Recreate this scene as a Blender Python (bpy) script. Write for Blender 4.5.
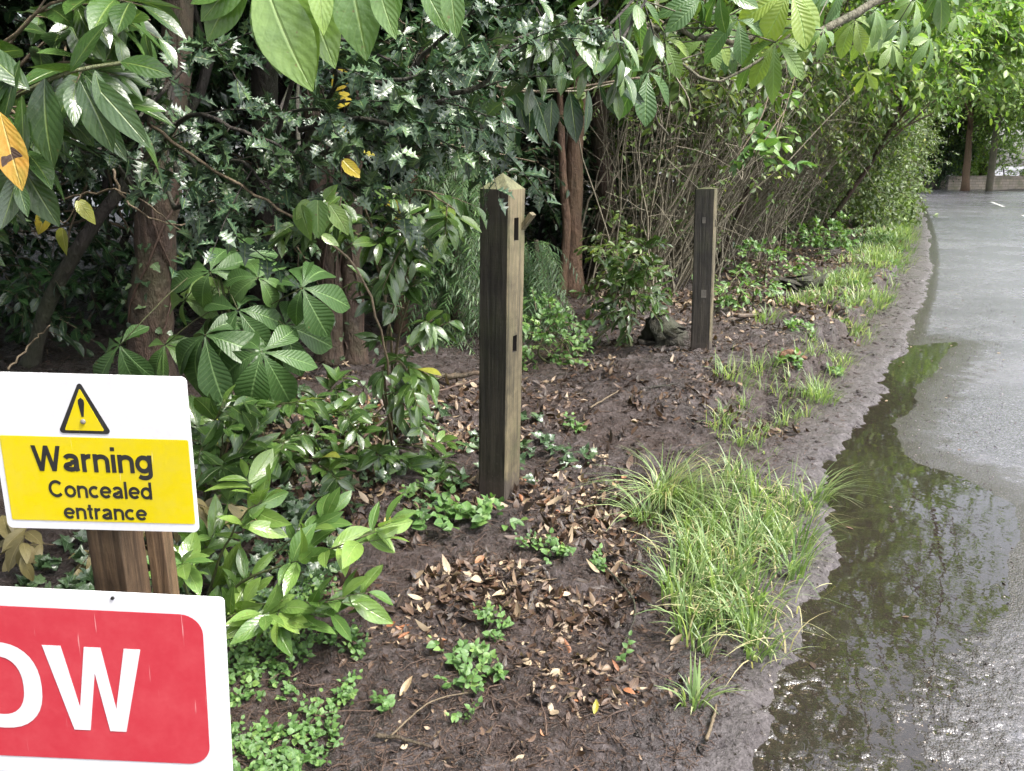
import bpy, bmesh, math, random
import numpy as np
from mathutils import Vector, Matrix
R = math.radians
for o in list(bpy.data.objects): bpy.data.objects.remove(o)
SC = bpy.context.scene
COL = SC.collection
rng = np.random.default_rng(7)
random.seed(7)

# ------------------------------------------------------------------ camera, sky, sun, exposure
F, CX, CY, H, PITCH = 790.0, 512.0, 385.5, 1.5, R(15.6)
cd = bpy.data.cameras.new('camera'); cam = bpy.data.objects.new('camera', cd); COL.objects.link(cam)
cam.location = (0, 0, H); cam.rotation_euler = (R(90) - PITCH, 0, 0)
cd.sensor_width = 36; cd.lens = F / 1024 * 36; cd.clip_start = 0.05; cd.clip_end = 2000
SC.camera = cam
SUN_EL, SUN_AZ = R(58), R(118)     # azimuth clockwise from +Y: high, over the road on the right
w = bpy.data.worlds.new('World'); SC.world = w; w.use_nodes = True
nt = w.node_tree; nt.nodes.clear()
sky = nt.nodes.new('ShaderNodeTexSky'); sky.sky_type = 'NISHITA'; sky.sun_disc = False
sky.sun_elevation = SUN_EL; sky.sun_rotation = SUN_AZ; sky.air_density = 1.0; sky.dust_density = 4.0; sky.ozone_density = 1.0
hs = nt.nodes.new('ShaderNodeHueSaturation'); hs.inputs['Saturation'].default_value = 0.34; hs.inputs['Value'].default_value = 1.0
bg = nt.nodes.new('ShaderNodeBackground'); bg.inputs['Strength'].default_value = 0.125
wo = nt.nodes.new('ShaderNodeOutputWorld')
nt.links.new(sky.outputs[0], hs.inputs['Color']); nt.links.new(hs.outputs[0], bg.inputs['Color']); nt.links.new(bg.outputs[0], wo.inputs['Surface'])
sl = bpy.data.lights.new('sun', 'SUN'); sl.energy = 1.5; sl.angle = R(11); sl.color = (1.0, 0.95, 0.86)
sun = bpy.data.objects.new('sun', sl); COL.objects.link(sun)
sd = Vector((math.sin(SUN_AZ) * math.cos(SUN_EL), math.cos(SUN_AZ) * math.cos(SUN_EL), math.sin(SUN_EL)))
sun.rotation_euler = sd.to_track_quat('Z', 'Y').to_euler()
SC.view_settings.view_transform = 'Standard'; SC.view_settings.look = 'None'
SC.view_settings.exposure = 2.32; SC.view_settings.gamma = 1.0; SC.view_settings.use_curve_mapping = False
SC.render.engine = 'CYCLES'
SC.cycles.max_bounces = 7; SC.cycles.transparent_max_bounces = 4; SC.cycles.diffuse_bounces = 4
SC.cycles.glossy_bounces = 3; SC.cycles.transmission_bounces = 4; SC.cycles.caustics_reflective = False; SC.cycles.caustics_refractive = False

# ------------------------------------------------------------------ helpers
cp, sp_ = math.cos(PITCH), math.sin(PITCH)
def P(u, v, Y):
    """world point seen at (u, v) of the photo, Y metres ahead"""
    xv, yv = (u - CX) / F, (v - CY) / F
    t = Y / (cp - yv * sp_)
    return np.array((t * xv, Y, H - t * (sp_ + yv * cp)))
def G(u, v, z=0.0):
    xv, yv = (u - CX) / F, (v - CY) / F
    t = (H - z) / (sp_ + yv * cp)
    return np.array((t * xv, t * (cp - yv * sp_), z))

def lattice(seed, n=256):
    return np.random.default_rng(seed).random((n, n))
_L = {}
def vnoise(x, y, scale, seed=0):
    if seed not in _L: _L[seed] = lattice(seed)
    L = _L[seed]; n = L.shape[0]
    x = np.asarray(x) / scale + 1000.37; y = np.asarray(y) / scale + 1000.71
    xi = np.floor(x).astype(int); yi = np.floor(y).astype(int)
    fx = x - xi; fy = y - yi; fx = fx * fx * (3 - 2 * fx); fy = fy * fy * (3 - 2 * fy)
    a = L[xi % n, yi % n]; b = L[(xi + 1) % n, yi % n]; c = L[xi % n, (yi + 1) % n]; d = L[(xi + 1) % n, (yi + 1) % n]
    return (a * (1 - fx) + b * fx) * (1 - fy) + (c * (1 - fx) + d * fx) * fy - 0.5
def sstep(x, a, b):
    t = np.clip((np.asarray(x, float) - a) / (b - a), 0, 1); return t * t * (3 - 2 * t)

# road's left edge, world x as a function of y
EY = np.array([-60, -8, 0, 1.0, 1.69, 2.2, 2.8, 3.3, 3.84, 5.0, 6.67, 9.5, 12.5, 16.6, 22, 31.5, 41, 50.5])
EX = np.array([-36, -4.6, -0.2, 0.27, 0.62, 0.92, 1.28, 1.50, 1.70, 2.45, 3.45, 5.05, 6.65, 8.75, 11.4, 16.0, 20.4, 24.0])
def Xe(y): return np.interp(y, EY, EX)
ND = np.array((-0.89, 0.455))             # from the road into the verge
def RS(Y, s):
    """point s metres into the verge from the road's left edge at Y"""
    return np.array((float(Xe(Y)) + ND[0] * s, Y + ND[1] * s))
def sdist(x, y):
    """signed distance to the left edge, positive in the verge"""
    return (Xe(y) - x) * 0.885
def bend(y):  # beyond here the road swings left
    return sstep(y, 44, 50)

def hgt(x, y):
    x = np.asarray(x, float); y = np.asarray(y, float)
    s0 = sdist(x, y)
    s = s0 + 0.07 * vnoise(x, y, 0.42, 3) + 0.08 * vnoise(x, y, 0.12, 4) + 0.05 * vnoise(x, y, 1.3, 5) + .045 * vnoise(x, y, .04, 14)
    rise = -0.05 + 0.070 * sstep(s, -0.06, 0.11) + 0.073 * sstep(s, 0.22, 0.85) + 0.05 * sstep(s, 1.0, 3.0)
    # eroded lip of the raised bank, between the road's shoulder and the posts
    sl_ = s0 + .30 * vnoise(x, y, .5, 15) + .16 * vnoise(x, y, .16, 16) + .05 * vnoise(x, y, .05, 17)
    rise = rise + .12 * sstep(sl_, .52, .62) * sstep(y, 3.9, 4.8) * (1 - sstep(y, 10, 13)) * (1 - sstep(s0, 1.2, 2.4))
    m = sstep(s, -0.05, 0.25)
    # bumps and ruts in the mud
    b = 0.06 * vnoise(x, y, 0.55, 6) + 0.042 * vnoise(x, y, 0.2, 7) + 0.034 * vnoise(x, y, 0.08, 8) + 0.018 * vnoise(x, y, 0.033, 9) + 0.009 * vnoise(x, y, 0.014, 10)
    b *= (0.22 + 0.78 * sstep(s, 0.15, 0.6))
    # eroded gully between the grass and the second post
    gx, gy = 1.55, 4.75
    dd = np.hypot((x - gx) * 0.9 + (y - gy) * -0.45, ((x - gx) * 0.45 + (y - gy) * 0.9) * 0.28)
    g = -0.10 * np.exp(-(dd / 0.13) ** 2) * sstep(s, 0.1, 0.4)
    d2 = np.hypot(x - HOLE[0], (y - HOLE[1]) * 1.0)
    g = g - 0.20 * np.exp(-(d2 / 0.11) ** 4)
    for (qx, qy), (ra, rb), dp in ((G(832, 330)[:2], (.12, .35), .12), (G(700, 300)[:2], (.5, .2), .06), (G(655, 520)[:2], (.12, .2), .05)):
        g = g - dp * np.exp(-(((x - qx) / ra) ** 2 + ((y - qy - .5 * (x - qx)) / rb) ** 2) ** 2)
    for qx, qy in ((-.055, 3.43), (1.50, 6.1)): g = g + .035 * np.exp(-(((x - qx) ** 2 + (y - qy) ** 2) / .16 ** 2))
    # wood floor rises slightly under the trees
    far = 0.12 * sstep(s, 3.0, 8.0) + 0.10 * vnoise(x, y, 2.5, 11) * sstep(s, 1.2, 4)
    # beyond the road, on the right, the ground climbs back to a bank
    rs = -(sdist(x, y)) - 6.3
    right = 0.10 * sstep(rs, -0.1, 0.3) + 0.9 * sstep(rs, 2.5, 12)
    fade = 1 - sstep(np.hypot(x, y), 60, 90)
    return (rise + b * m + g + far) * fade + right * (1 - 0) * np.where(rs > -0.2, 1, 0) * fade - 0.02 * (1 - fade)
HOLE = G(778, 415)[:2]
def gz(x, y): return float(hgt(x, y))
def onG(u, v, dz=0.0):
    p = G(u, v)
    for _ in range(4): p = G(u, v, gz(p[0], p[1]))
    p[2] = gz(p[0], p[1]) + dz
    return p

# ---- objects
def tag(o, label=None, cat=None, group=None, kind=None):
    if label: o['label'] = label
    if cat: o['category'] = cat
    if group: o['group'] = group
    if kind: o['kind'] = kind
    return o
def empty(name, loc, label=None, cat=None, group=None):
    o = bpy.data.objects.new(name, None); COL.objects.link(o); o.location = [float(c) for c in loc]
    o.empty_display_size = 0.1
    return tag(o, label, cat, group)
def link(name, me, mats, parent=None):
    o = bpy.data.objects.new(name, me); COL.objects.link(o)
    for m in (mats if isinstance(mats, (list, tuple)) else [mats]): me.materials.append(m)
    if parent is not None:
        o.parent = parent
        L = np.array(tot_loc(parent)); o.location = (-L[0], -L[1], -L[2])
    return o
def tot_loc(p):
    l = Vector((0, 0, 0))
    while p is not None: l = l + p.location; p = p.parent
    return l
def np_mesh(name, V, Fq, uv=None, rnd=None, matidx=None, smooth=True):
    """V (n,3), Fq (m,k) of one arity, uv per vertex, rnd per vertex"""
    me = bpy.data.meshes.new(name)
    V = np.ascontiguousarray(V, np.float32); Fq = np.ascontiguousarray(Fq, np.int32)
    m, k = Fq.shape
    me.vertices.add(len(V)); me.vertices.foreach_set('co', V.ravel())
    me.loops.add(m * k); me.loops.foreach_set('vertex_index', Fq.ravel())
    me.polygons.add(m); me.polygons.foreach_set('loop_start', np.arange(0, m * k, k, dtype=np.int32))
    try: me.polygons.foreach_set('loop_total', np.full(m, k, np.int32))
    except Exception: pass
    me.polygons.foreach_set('use_smooth', np.full(m, smooth, bool))
    if matidx is not None: me.polygons.foreach_set('material_index', np.ascontiguousarray(matidx, np.int32))
    if uv is not None:
        ul = me.uv_layers.new(name='UVMap'); ul.data.foreach_set('uv', np.ascontiguousarray(uv[Fq.ravel()], np.float32).ravel())
    if rnd is not None:
        a = me.attributes.new('rnd', 'FLOAT', 'POINT'); a.data.foreach_set('value', np.ascontiguousarray(rnd, np.float32))
    me.update(calc_edges=True)
    return me
class MB:
    """collects quad pieces into one mesh"""
    def __init__(s): s.V = []; s.F = []; s.U = []; s.Rn = []; s.M = []; s.n = 0
    def add(s, V, Fq, uv=None, rnd=None, mi=0):
        V = np.asarray(V, float); Fq = np.asarray(Fq, int)
        s.V.append(V); s.F.append(Fq + s.n); s.n += len(V)
        s.U.append(np.zeros((len(V), 2)) if uv is None else uv); s.Rn.append(np.full(len(V), 0.5) if rnd is None else rnd)
        s.M.append(np.full(len(Fq), mi))
    def build(s, name, mats, parent=None, smooth=True):
        if not s.V: return None
        me = np_mesh(name, np.concatenate(s.V), np.concatenate(s.F), np.concatenate(s.U), np.concatenate(s.Rn), np.concatenate(s.M), smooth)
        return link(name, me, mats, parent)
    def tube(s, pts, radii, sides=6, rnd=0.5, lump=0.0, mi=0, cap=True):
        pts = np.asarray(pts, float); n = len(pts); radii = np.broadcast_to(np.asarray(radii, float), (n,))
        T = np.gradient(pts, axis=0); T /= np.linalg.norm(T, axis=1)[:, None] + 1e-9
        up = np.array((0, 0, 1.)) if abs(T[0, 2]) < 0.8 else np.array((1., 0, 0))
        A = np.cross(T, up); A /= np.linalg.norm(A, axis=1)[:, None] + 1e-9; B = np.cross(T, A)
        a = np.arange(sides) / sides * 2 * np.pi
        r = radii[:, None] * (1 + lump * (rng.random((n, sides)) - 0.5))
        V = pts[:, None] + r[..., None] * (np.cos(a)[None, :, None] * A[:, None] + np.sin(a)[None, :, None] * B[:, None])
        i = np.arange(n - 1)[:, None]; j = np.arange(sides)[None]
        jn = (j + 1) % sides
        Fq = np.stack([i * sides + j, i * sides + jn, (i + 1) * sides + jn, (i + 1) * sides + j], -1).reshape(-1, 4)
        L = np.concatenate([[0], np.cumsum(np.linalg.norm(np.diff(pts, axis=0), axis=1))])
        uv = np.stack([np.broadcast_to(j / sides, (n, sides)), np.broadcast_to(L[:, None], (n, sides))], -1).reshape(-1, 2)
        V = V.reshape(-1, 3)
        if cap and sides >= 4:
            V = np.vstack([V, pts[-1] + T[-1] * radii[-1] * 0.15, pts[0]]); uv = np.vstack([uv, [[.5, L[-1]]], [[.5, 0]]])
            b = (n - 1) * sides; c = n * sides; q = []
            for k in range(0, sides - 1, 2): q.append([b + k, b + k + 1, b + (k + 2) % sides, c]); q.append([(k + 2) % sides, k + 1, k, c + 1])
            if sides % 2: q.append([b + sides - 1, b, c, c]) if False else None
            Fq = np.vstack([Fq, np.array(q)])
        s.add(V, Fq, uv, np.full(len(V), rnd), mi)
    def box(s, c, size, rot=None, mi=0, bev=0.0):
        x, y, z = [d / 2 for d in size]
        V = np.array([(i * x, j * y, k * z) for k in (-1, 1) for j in (-1, 1) for i in (-1, 1)], float)
        Fq = [[0, 2, 3, 1], [4, 5, 7, 6], [0, 1, 5, 4], [2, 6, 7, 3], [0, 4, 6, 2], [1, 3, 7, 5]]
        if rot is not None: V = V @ np.array(rot).T
        s.add(V + np.array(c), Fq, None, None, mi)

def many_tubes(mb, A, D, L, r0, r1, sag=0.0, segs=3, sides=3, wob=0.0, sagdir=(0, 0, -1)):
    """T tapered twigs at once: bases A, unit directions D, lengths L"""
    T = len(A); t = np.linspace(0, 1, segs + 1)
    L = np.broadcast_to(L, (T,)); r0 = np.broadcast_to(r0, (T,)); r1 = np.broadcast_to(r1, (T,))
    sag = np.broadcast_to(sag, (T,))
    C = A[:, None] + D[:, None] * (L[:, None] * t)[..., None] + np.array(sagdir, float) * ((sag * L)[:, None] * t ** 2)[..., None]
    if wob: C[:, 1:] += (rng.random((T, segs, 3)) - 0.5) * wob * L[:, None, None]
    up = np.where(np.abs(D[:, 2:3]) < 0.8, np.array([[0, 0, 1.]]), np.array([[1., 0, 0]]))
    X = np.cross(D, up); X /= np.linalg.norm(X, axis=1)[:, None] + 1e-9; Y = np.cross(D, X)
    a = np.arange(sides) / sides * 2 * np.pi
    r = r0[:, None] * (1 - t) + r1[:, None] * t
    V = C[:, :, None] + r[:, :, None, None] * (np.cos(a)[None, None, :, None] * X[:, None, None] + np.sin(a)[None, None, :, None] * Y[:, None, None])
    i = np.arange(segs)[:, None]; j = np.arange(sides)[None]; jn = (j + 1) % sides
    f = np.stack([i * sides + j, i * sides + jn, (i + 1) * sides + jn, (i + 1) * sides + j], -1).reshape(-1, 4)
    nv = (segs + 1) * sides
    Fq = (f[None] + (np.arange(T) * nv)[:, None, None]).reshape(-1, 4)
    rnd = np.repeat(rng.random(T), nv)
    mb.add(V.reshape(-1, 3), Fq, None, rnd)
    return C

# ---- leaves.  a template is rows of (y, halfwidth, ripple)
def template(rows, cols):
    rows = np.array(rows, float); n = len(rows)
    c = np.linspace(-1, 1, cols)
    x = rows[:, 1][:, None] * c; y = np.broadcast_to(rows[:, 0][:, None], x.shape); z = rows[:, 2][:, None] * np.abs(c)
    V = np.stack([x, y, z], -1).reshape(-1, 3)
    i = np.arange(n - 1)[:, None]; j = np.arange(cols - 1)[None]
    Fq = np.stack([i * cols + j, i * cols + j + 1, (i + 1) * cols + j + 1, (i + 1) * cols + j], -1).reshape(-1, 4)
    uv = np.stack([np.broadcast_to(c, x.shape) * .5 + .5, y], -1).reshape(-1, 2)
    return V, Fq, uv
def ell(n, wmax=0.18, peak=0.45, tip=1.6, base=0.7, rip=0.0):
    t = np.linspace(0, 1, n); out = []
    for k, a in enumerate(t):
        u = a / peak if a < peak else (1 - a) / (1 - peak)
        wd = wmax * max(math.sin(u * math.pi / 2), 0) ** (base if a < peak else 1 / tip * 1.2)
        out.append((a, max(wd, 0.004), rip * (1 if k % 2 else -1)))
    return out
TPL = {
 'laurel_hi': template(ell(11, 0.185, 0.52, 1.3, 0.75), 5),
 'laurel': template(ell(6, 0.19, 0.5, 1.3, 0.8), 3),
 'lo': template([(0, .02, 0), (.3, .2, 0), (.65, .21, 0), (1, .01, 0)], 3),
 'leaflet_hi': template([(0, .012, 0), (.12, .03, 0), (.28, .09, 0), (.45, .145, .004), (.6, .185, -.004), (.72, .195, .004), (.82, .165, -.004), (.9, .105, 0), (.96, .045, 0), (1.0, .004, 0)], 5),
 'leaflet': template([(0, .012, 0), (.3, .09, 0), (.62, .19, 0), (.82, .16, 0), (1.0, .005, 0)], 3),
 'holly': template([(0, .02, 0), (.08, .10, 0), (.17, .31, .05), (.24, .17, -.02), (.31, .15, -.02), (.41, .38, .06), (.48, .19, -.02), (.56, .16, -.02), (.65, .32, .05), (.72, .13, 0), (.8, .09, 0), (1.0, .004, 0)], 3),
 'ovate': template([(0, .10, 0), (.12, .27, 0), (.35, .36, 0), (.6, .30, 0), (.82, .16, 0), (1, .01, 0)], 3),
 'ivy': template([(0, .14, 0), (.1, .36, .02), (.22, .42, .04), (.36, .26, -.02), (.5, .34, .02), (.66, .16, 0), (1, .01, 0)], 3),
 'needle': template([(0, .035, 0), (.5, .045, 0), (1, .01, 0)], 2),
}
def norm(a): return a / (np.linalg.norm(a, axis=-1, keepdims=True) + 1e-9)
def put_leaves(mb, tpl, pos, d, nrm, L, droop=0.15, fold=0.25, wid=1.0, rnd=None, mi=0):
    """a leaf at each pos: axis d, upper side nrm, length L"""
    V, Fq, uv = TPL[tpl]; N = len(pos)
    d = norm(d); x = norm(np.cross(d, nrm)); z = np.cross(x, d)
    L = np.broadcast_to(L, (N,)); droop = np.broadcast_to(droop, (N,)); fold = np.broadcast_to(fold, (N,)); wid = np.broadcast_to(wid, (N,))
    tw = (rng.random(N) - .5) * 0.9; bd = (rng.random(N) - .5) * .28; wid = wid * (.82 + .36 * rng.random(N))
    ly = V[None, :, 1]; lx = V[None, :, 0] * wid[:, None]; lxb = lx + bd[:, None] * ly * (1 - ly) * 1.2
    lz = V[None, :, 2] + fold[:, None] * np.abs(lx) - droop[:, None] * ly ** 2 + tw[:, None] * lx * ly
    ly2 = ly * (1 - 0.15 * np.abs(droop[:, None]))
    W = pos[:, None] + L[:, None, None] * (lxb[..., None] * x[:, None] + ly2[..., None] * d[:, None] + lz[..., None] * z[:, None])
    nv = len(V)
    f = (Fq[None] + (np.arange(N) * nv)[:, None, None]).reshape(-1, 4)
    if rnd is None: rnd = rng.random(N)
    mb.add(W.reshape(-1, 3), f, np.tile(uv, (N, 1)), np.repeat(rnd, nv), mi)
LIGHT = np.array((0.35, -0.35, 1.0))
def twig_leaves(lm, tm, A, D, L, tpl, leaf, per, sag=0.25, droop=0.2, spread=0.9, upw=0.8, tr=0.0022, jit=0.35, fold=0.25, tip=True, rnd_shift=0.0, two=True, wid=1.0, segs=3, hang=0.0):
    """twigs with leaves along them.  lm leaf mesh, tm twig mesh"""
    T = len(A); D = norm(D); L = np.broadcast_to(L, (T,)).copy()
    if tm is not None: many_tubes(tm, A, D, L, tr * 1.3, tr * 0.5, sag, segs)
    k = np.arange(per); t = 0.18 + 0.82 * (k + 0.5) / per
    t = np.clip(t[None] + (rng.random((T, per)) - .5) * 0.6 / per, 0.05, 1.0)
    if tip: t[:, -1] = 1.0
    base = A[:, None] + D[:, None] * (L[:, None] * t)[..., None]; base[..., 2] -= sag * L[:, None] * t ** 2
    tan = D[:, None] + np.array((0, 0, -1.)) * (2 * sag * t)[..., None]; tan = norm(tan)
    side = norm(np.cross(tan, np.broadcast_to(np.array((0, 0, 1.)) + 0.01, tan.shape)))
    up = np.cross(side, tan)
    ph = np.where(k % 2 == 0, 0.0, np.pi)[None] + (rng.random((T, per)) - .5) * (2.2 if two else 6.28)
    rad = side * np.cos(ph)[..., None] + up * np.sin(ph)[..., None]
    sprd = np.full((T, per, 1), spread)
    if tip: sprd[:, -1] = 0.15
    d = tan * 0.65 + rad * sprd + (rng.random((T, per, 3)) - .5) * jit + np.array((0, 0, -1.)) * hang
    nr = LIGHT * upw + (rng.random((T, per, 3)) - .5) * 1.1 + rad * 0.25
    ls = leaf * (0.65 + 0.5 * rng.random((T, per))) * (0.75 + 0.25 * np.sin(np.pi * np.clip(t, 0, 1)))
    n = T * per
    tr_ = np.repeat(rng.random(T), per)
    rn = np.clip(0.55 * rng.random(n) + 0.45 * tr_ + rnd_shift, 0, 1)
    put_leaves(lm, tpl, base.reshape(n, 3), d.reshape(n, 3), nr.reshape(n, 3), ls.ravel(), droop * (0.4 + 1.2 * rng.random(n)), fold, wid, rn)

def curve(pts, n=12, wob=0.0):
    """smooth path through control points (Catmull-Rom)"""
    p = np.array(pts, float)
    if len(p) == 2: out = p[0] + (p[1] - p[0]) * np.linspace(0, 1, n)[:, None]
    else:
        q = np.vstack([2 * p[0] - p[1], p, 2 * p[-1] - p[-2]]); out = []
        seg = len(p) - 1
        for tt in np.linspace(0, seg - 1e-6, n):
            i = int(tt); f = tt - i; a, b, c, d = q[i:i + 4]
            out.append(0.5 * ((2 * b) + (c - a) * f + (2 * a - 5 * b + 4 * c - d) * f ** 2 + (3 * b - a - 3 * c + d) * f ** 3))
        out = np.array(out)
    if wob: out[1:-1] += (rng.random((len(out) - 2, 3)) - .5) * wob
    return out

# ------------------------------------------------------------------ materials
def newmat(name):
    m = bpy.data.materials.new(name); m.use_nodes = True; t = m.node_tree; t.nodes.clear()
    o = t.nodes.new('ShaderNodeOutputMaterial'); return m, t, o
def N(t, kind, **kw):
    n = t.nodes.new(kind)
    for k, v in kw.items():
        if k in n.inputs.keys() if isinstance(k, str) else False: n.inputs[k].default_value = v
        else: setattr(n, k, v)
    return n
def setin(n, **kw):
    for k, v in kw.items(): n.inputs[k.replace('_', ' ')].default_value = v
def mth(t, op, a, b=None, c=None, clamp=False):
    n = t.nodes.new('ShaderNodeMath'); n.operation = op; n.use_clamp = clamp
    for i, x in enumerate((a, b, c)):
        if x is None: continue
        if isinstance(x, (int, float)): n.inputs[i].default_value = x
        else: t.links.new(x, n.inputs[i])
    return n.outputs[0]
def ramp(t, fac, stops, interp='LINEAR'):
    n = t.nodes.new('ShaderNodeValToRGB'); n.color_ramp.interpolation = interp
    e = n.color_ramp.elements
    while len(e) < len(stops): e.new(0.5)
    for q, (p, c) in zip(e, stops): q.position = p; q.color = (c[0], c[1], c[2], 1) if not isinstance(c, (int, float)) else (c, c, c, 1)
    t.links.new(fac, n.inputs[0]); return n.outputs[0]
def mixc(t, fac, a, b, mode='MIX'):
    n = t.nodes.new('ShaderNodeMix'); n.data_type = 'RGBA'; n.blend_type = mode
    for i, x in ((0, fac), (6, a), (7, b)):
        if isinstance(x, (int, float)): n.inputs[i].default_value = x
        elif isinstance(x, tuple): n.inputs[i].default_value = (*x, 1) if len(x) == 3 else x
        else: t.links.new(x, n.inputs[i])
    return n.outputs[2]
def noise(t, scale, detail=3, rough=0.55, vec=None, dist=0.0):
    n = t.nodes.new('ShaderNodeTexNoise'); setin(n, Scale=scale, Detail=detail, Roughness=rough, Distortion=dist)
    if vec is not None: t.links.new(vec, n.inputs['Vector'])
    return n.outputs['Fac']
def pos(t): return t.nodes.new('ShaderNodeNewGeometry').outputs['Position']
def bump(t, h, strength, dist, prev=None):
    b = t.nodes.new('ShaderNodeBump'); setin(b, Strength=strength, Distance=dist); t.links.new(h, b.inputs['Height'])
    if prev is not None: t.links.new(prev, b.inputs['Normal'])
    return b.outputs[0]

def leaf_mat(name, stops, rough=0.3, trans=0.25, vein=1.0, nv=7.0, slope=0.30, spec=0.5, midrib=(0.22, 0.30, 0.08), blot=0.25, coat=0.0, edge=None, pleat=0.12):
    m, t, o = newmat(name)
    at = t.nodes.new('ShaderNodeAttribute'); at.attribute_name = 'rnd'; fac = at.outputs['Fac']
    col = ramp(t, fac, stops)
    uv = t.nodes.new('ShaderNodeUVMap'); uv.uv_map = 'UVMap'
    sx = t.nodes.new('ShaderNodeSeparateXYZ'); t.links.new(uv.outputs[0], sx.inputs[0])
    au = mth(t, 'ABSOLUTE', mth(t, 'MULTIPLY_ADD', sx.outputs[0], 2.0, -1.0))
    v = sx.outputs[1]
    rib = mth(t, 'SUBTRACT', 1.0, mth(t, 'MULTIPLY', au, 11.0), clamp=True)
    nz = noise(t, 35, 3, 0.6, pos(t))
    col = mixc(t, mth(t, 'MULTIPLY', mth(t, 'SUBTRACT', nz, 0.35, clamp=True), blot * 2.2, clamp=True), col, tuple(min(1, c * 1.0) for c in stops[0][1]))
    sp_n = noise(t, 95, 2, .5, pos(t))
    col = mixc(t, mth(t, 'MULTIPLY', mth(t, 'SUBTRACT', sp_n, .69, clamp=True), 9.0, clamp=True), col, (.13, .085, .035))
    h = None
    if vein > 0:
        ph = mth(t, 'MULTIPLY', mth(t, 'SUBTRACT', v, mth(t, 'MULTIPLY', au, slope)), nv * 2 * math.pi)
        sv = mth(t, 'COSINE', ph)
        line = mth(t, 'MULTIPLY', mth(t, 'SUBTRACT', sv, 0.82, clamp=True), 5.0, clamp=True)
        vv = mth(t, 'MAXIMUM', mth(t, 'MULTIPLY', line, 0.10 + 0.4 * pleat), mth(t, 'MULTIPLY', rib, 0.85))
        col = mixc(t, mth(t, 'MULTIPLY', vv, vein * 0.75, clamp=True), col, midrib)
        h = mth(t, 'ADD', mth(t, 'MULTIPLY', sv, -pleat), mth(t, 'MULTIPLY', rib, -1.2))
        h = mth(t, 'ADD', h, mth(t, 'MULTIPLY', nz, 2.0))
    else:
        h = nz
    if edge:
        col = mixc(t, mth(t, 'MULTIPLY', mth(t, 'SUBTRACT', mth(t, 'ADD', au, mth(t, 'MULTIPLY', nz, 0.3)), 0.95, clamp=True), 5.0, clamp=True), col, edge)
    nb = bump(t, h, 0.5 if vein > 0 else 0.25, 0.0025)
    p = t.nodes.new('ShaderNodeBsdfPrincipled'); t.links.new(col, p.inputs['Base Color']); t.links.new(nb, p.inputs['Normal'])
    rr = mth(t, 'MULTIPLY_ADD', nz, 0.25, rough - 0.12, clamp=True); t.links.new(rr, p.inputs['Roughness'])
    p.inputs['Specular IOR Level'].default_value = spec
    if coat: p.inputs['Coat Weight'].default_value = coat; p.inputs['Coat Roughness'].default_value = 0.12
    if trans > 0:
        tb = t.nodes.new('ShaderNodeBsdfTranslucent')
        tc = mixc(t, 1.0, col, (1.6, 1.7, 0.8), 'MULTIPLY')
        t.links.new(tc, tb.inputs['Color']); t.links.new(nb, tb.inputs['Normal'])
        ms = t.nodes.new('ShaderNodeMixShader'); ms.inputs[0].default_value = trans
        t.links.new(p.outputs[0], ms.inputs[1]); t.links.new(tb.outputs[0], ms.inputs[2]); t.links.new(ms.outputs[0], o.inputs[0])
    else: t.links.new(p.outputs[0], o.inputs[0])
    return m
M = {}
M['laurel'] = leaf_mat('laurel_leaf', [(0, (.022, .048, .013)), (.5, (.042, .088, .020)), (.85, (.075, .135, .028)), (.97, (.11, .18, .035)), (1, (.3, .3, .05))], rough=.30, trans=.2, nv=8, coat=.45)
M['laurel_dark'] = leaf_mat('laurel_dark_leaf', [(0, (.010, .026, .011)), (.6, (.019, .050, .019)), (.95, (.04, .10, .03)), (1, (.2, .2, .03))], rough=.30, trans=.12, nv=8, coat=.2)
M['laurel_new'] = leaf_mat('young_laurel_leaf', [(0, (.055, .115, .03)), (.5, (.10, .185, .045)), (1, (.21, .31, .07))], rough=.24, trans=.28, nv=8, coat=.35, midrib=(.28, .38, .13), blot=.5)
M['holly'] = leaf_mat('holly_leaf', [(0, (.016, .036, .019)), (.6, (.034, .068, .034)), (.93, (.07, .12, .045)), (1, (.14, .22, .06))], rough=.38, trans=.08, nv=4, coat=.12, spec=.5, pleat=.05)
M['chestnut'] = leaf_mat('chestnut_leaflet', [(0, (.034, .075, .022)), (.6, (.058, .12, .032)), (1, (.11, .18, .045))], rough=.42, trans=.25, nv=13, slope=.16, midrib=(.20, .32, .12), vein=1.1, pleat=.4)
M['chestnut_pale'] = leaf_mat('pale_chestnut_leaflet', [(0, (.06, .125, .045)), (.6, (.11, .20, .065)), (1, (.26, .34, .07))], rough=.4, trans=.4, nv=12, slope=.16, midrib=(.25, .38, .15), pleat=.4)
M['ivy'] = leaf_mat('ivy_leaf', [(0, (.022, .045, .02)), (.6, (.045, .085, .034)), (1, (.12, .17, .08))], rough=.3, trans=.1, nv=4, coat=.2, midrib=(.2, .28, .18))
M['weed'] = leaf_mat('weed_leaf', [(0, (.045, .10, .028)), (.6, (.085, .175, .045)), (1, (.2, .3, .08))], rough=.42, trans=.28, nv=6)
M['hedge'] = leaf_mat('hedge_leaf', [(0, (.028, .050, .014)), (.5, (.065, .108, .024)), (.9, (.13, .19, .042)), (1, (.28, .3, .06))], rough=.44, trans=.3, vein=0)
M['canopy'] = leaf_mat('canopy_leaf', [(0, (.05, .11, .028)), (.5, (.11, .20, .045)), (1, (.28, .37, .09))], rough=.42, trans=.45, vein=0)
M['sunny'] = leaf_mat('sun_brightened_leaf', [(0, (.09, .17, .04)), (.5, (.17, .27, .07)), (1, (.34, .42, .14))], rough=.42, trans=.5, vein=0)  # canopy green brightened, open sunlight painted into the base colour
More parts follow.
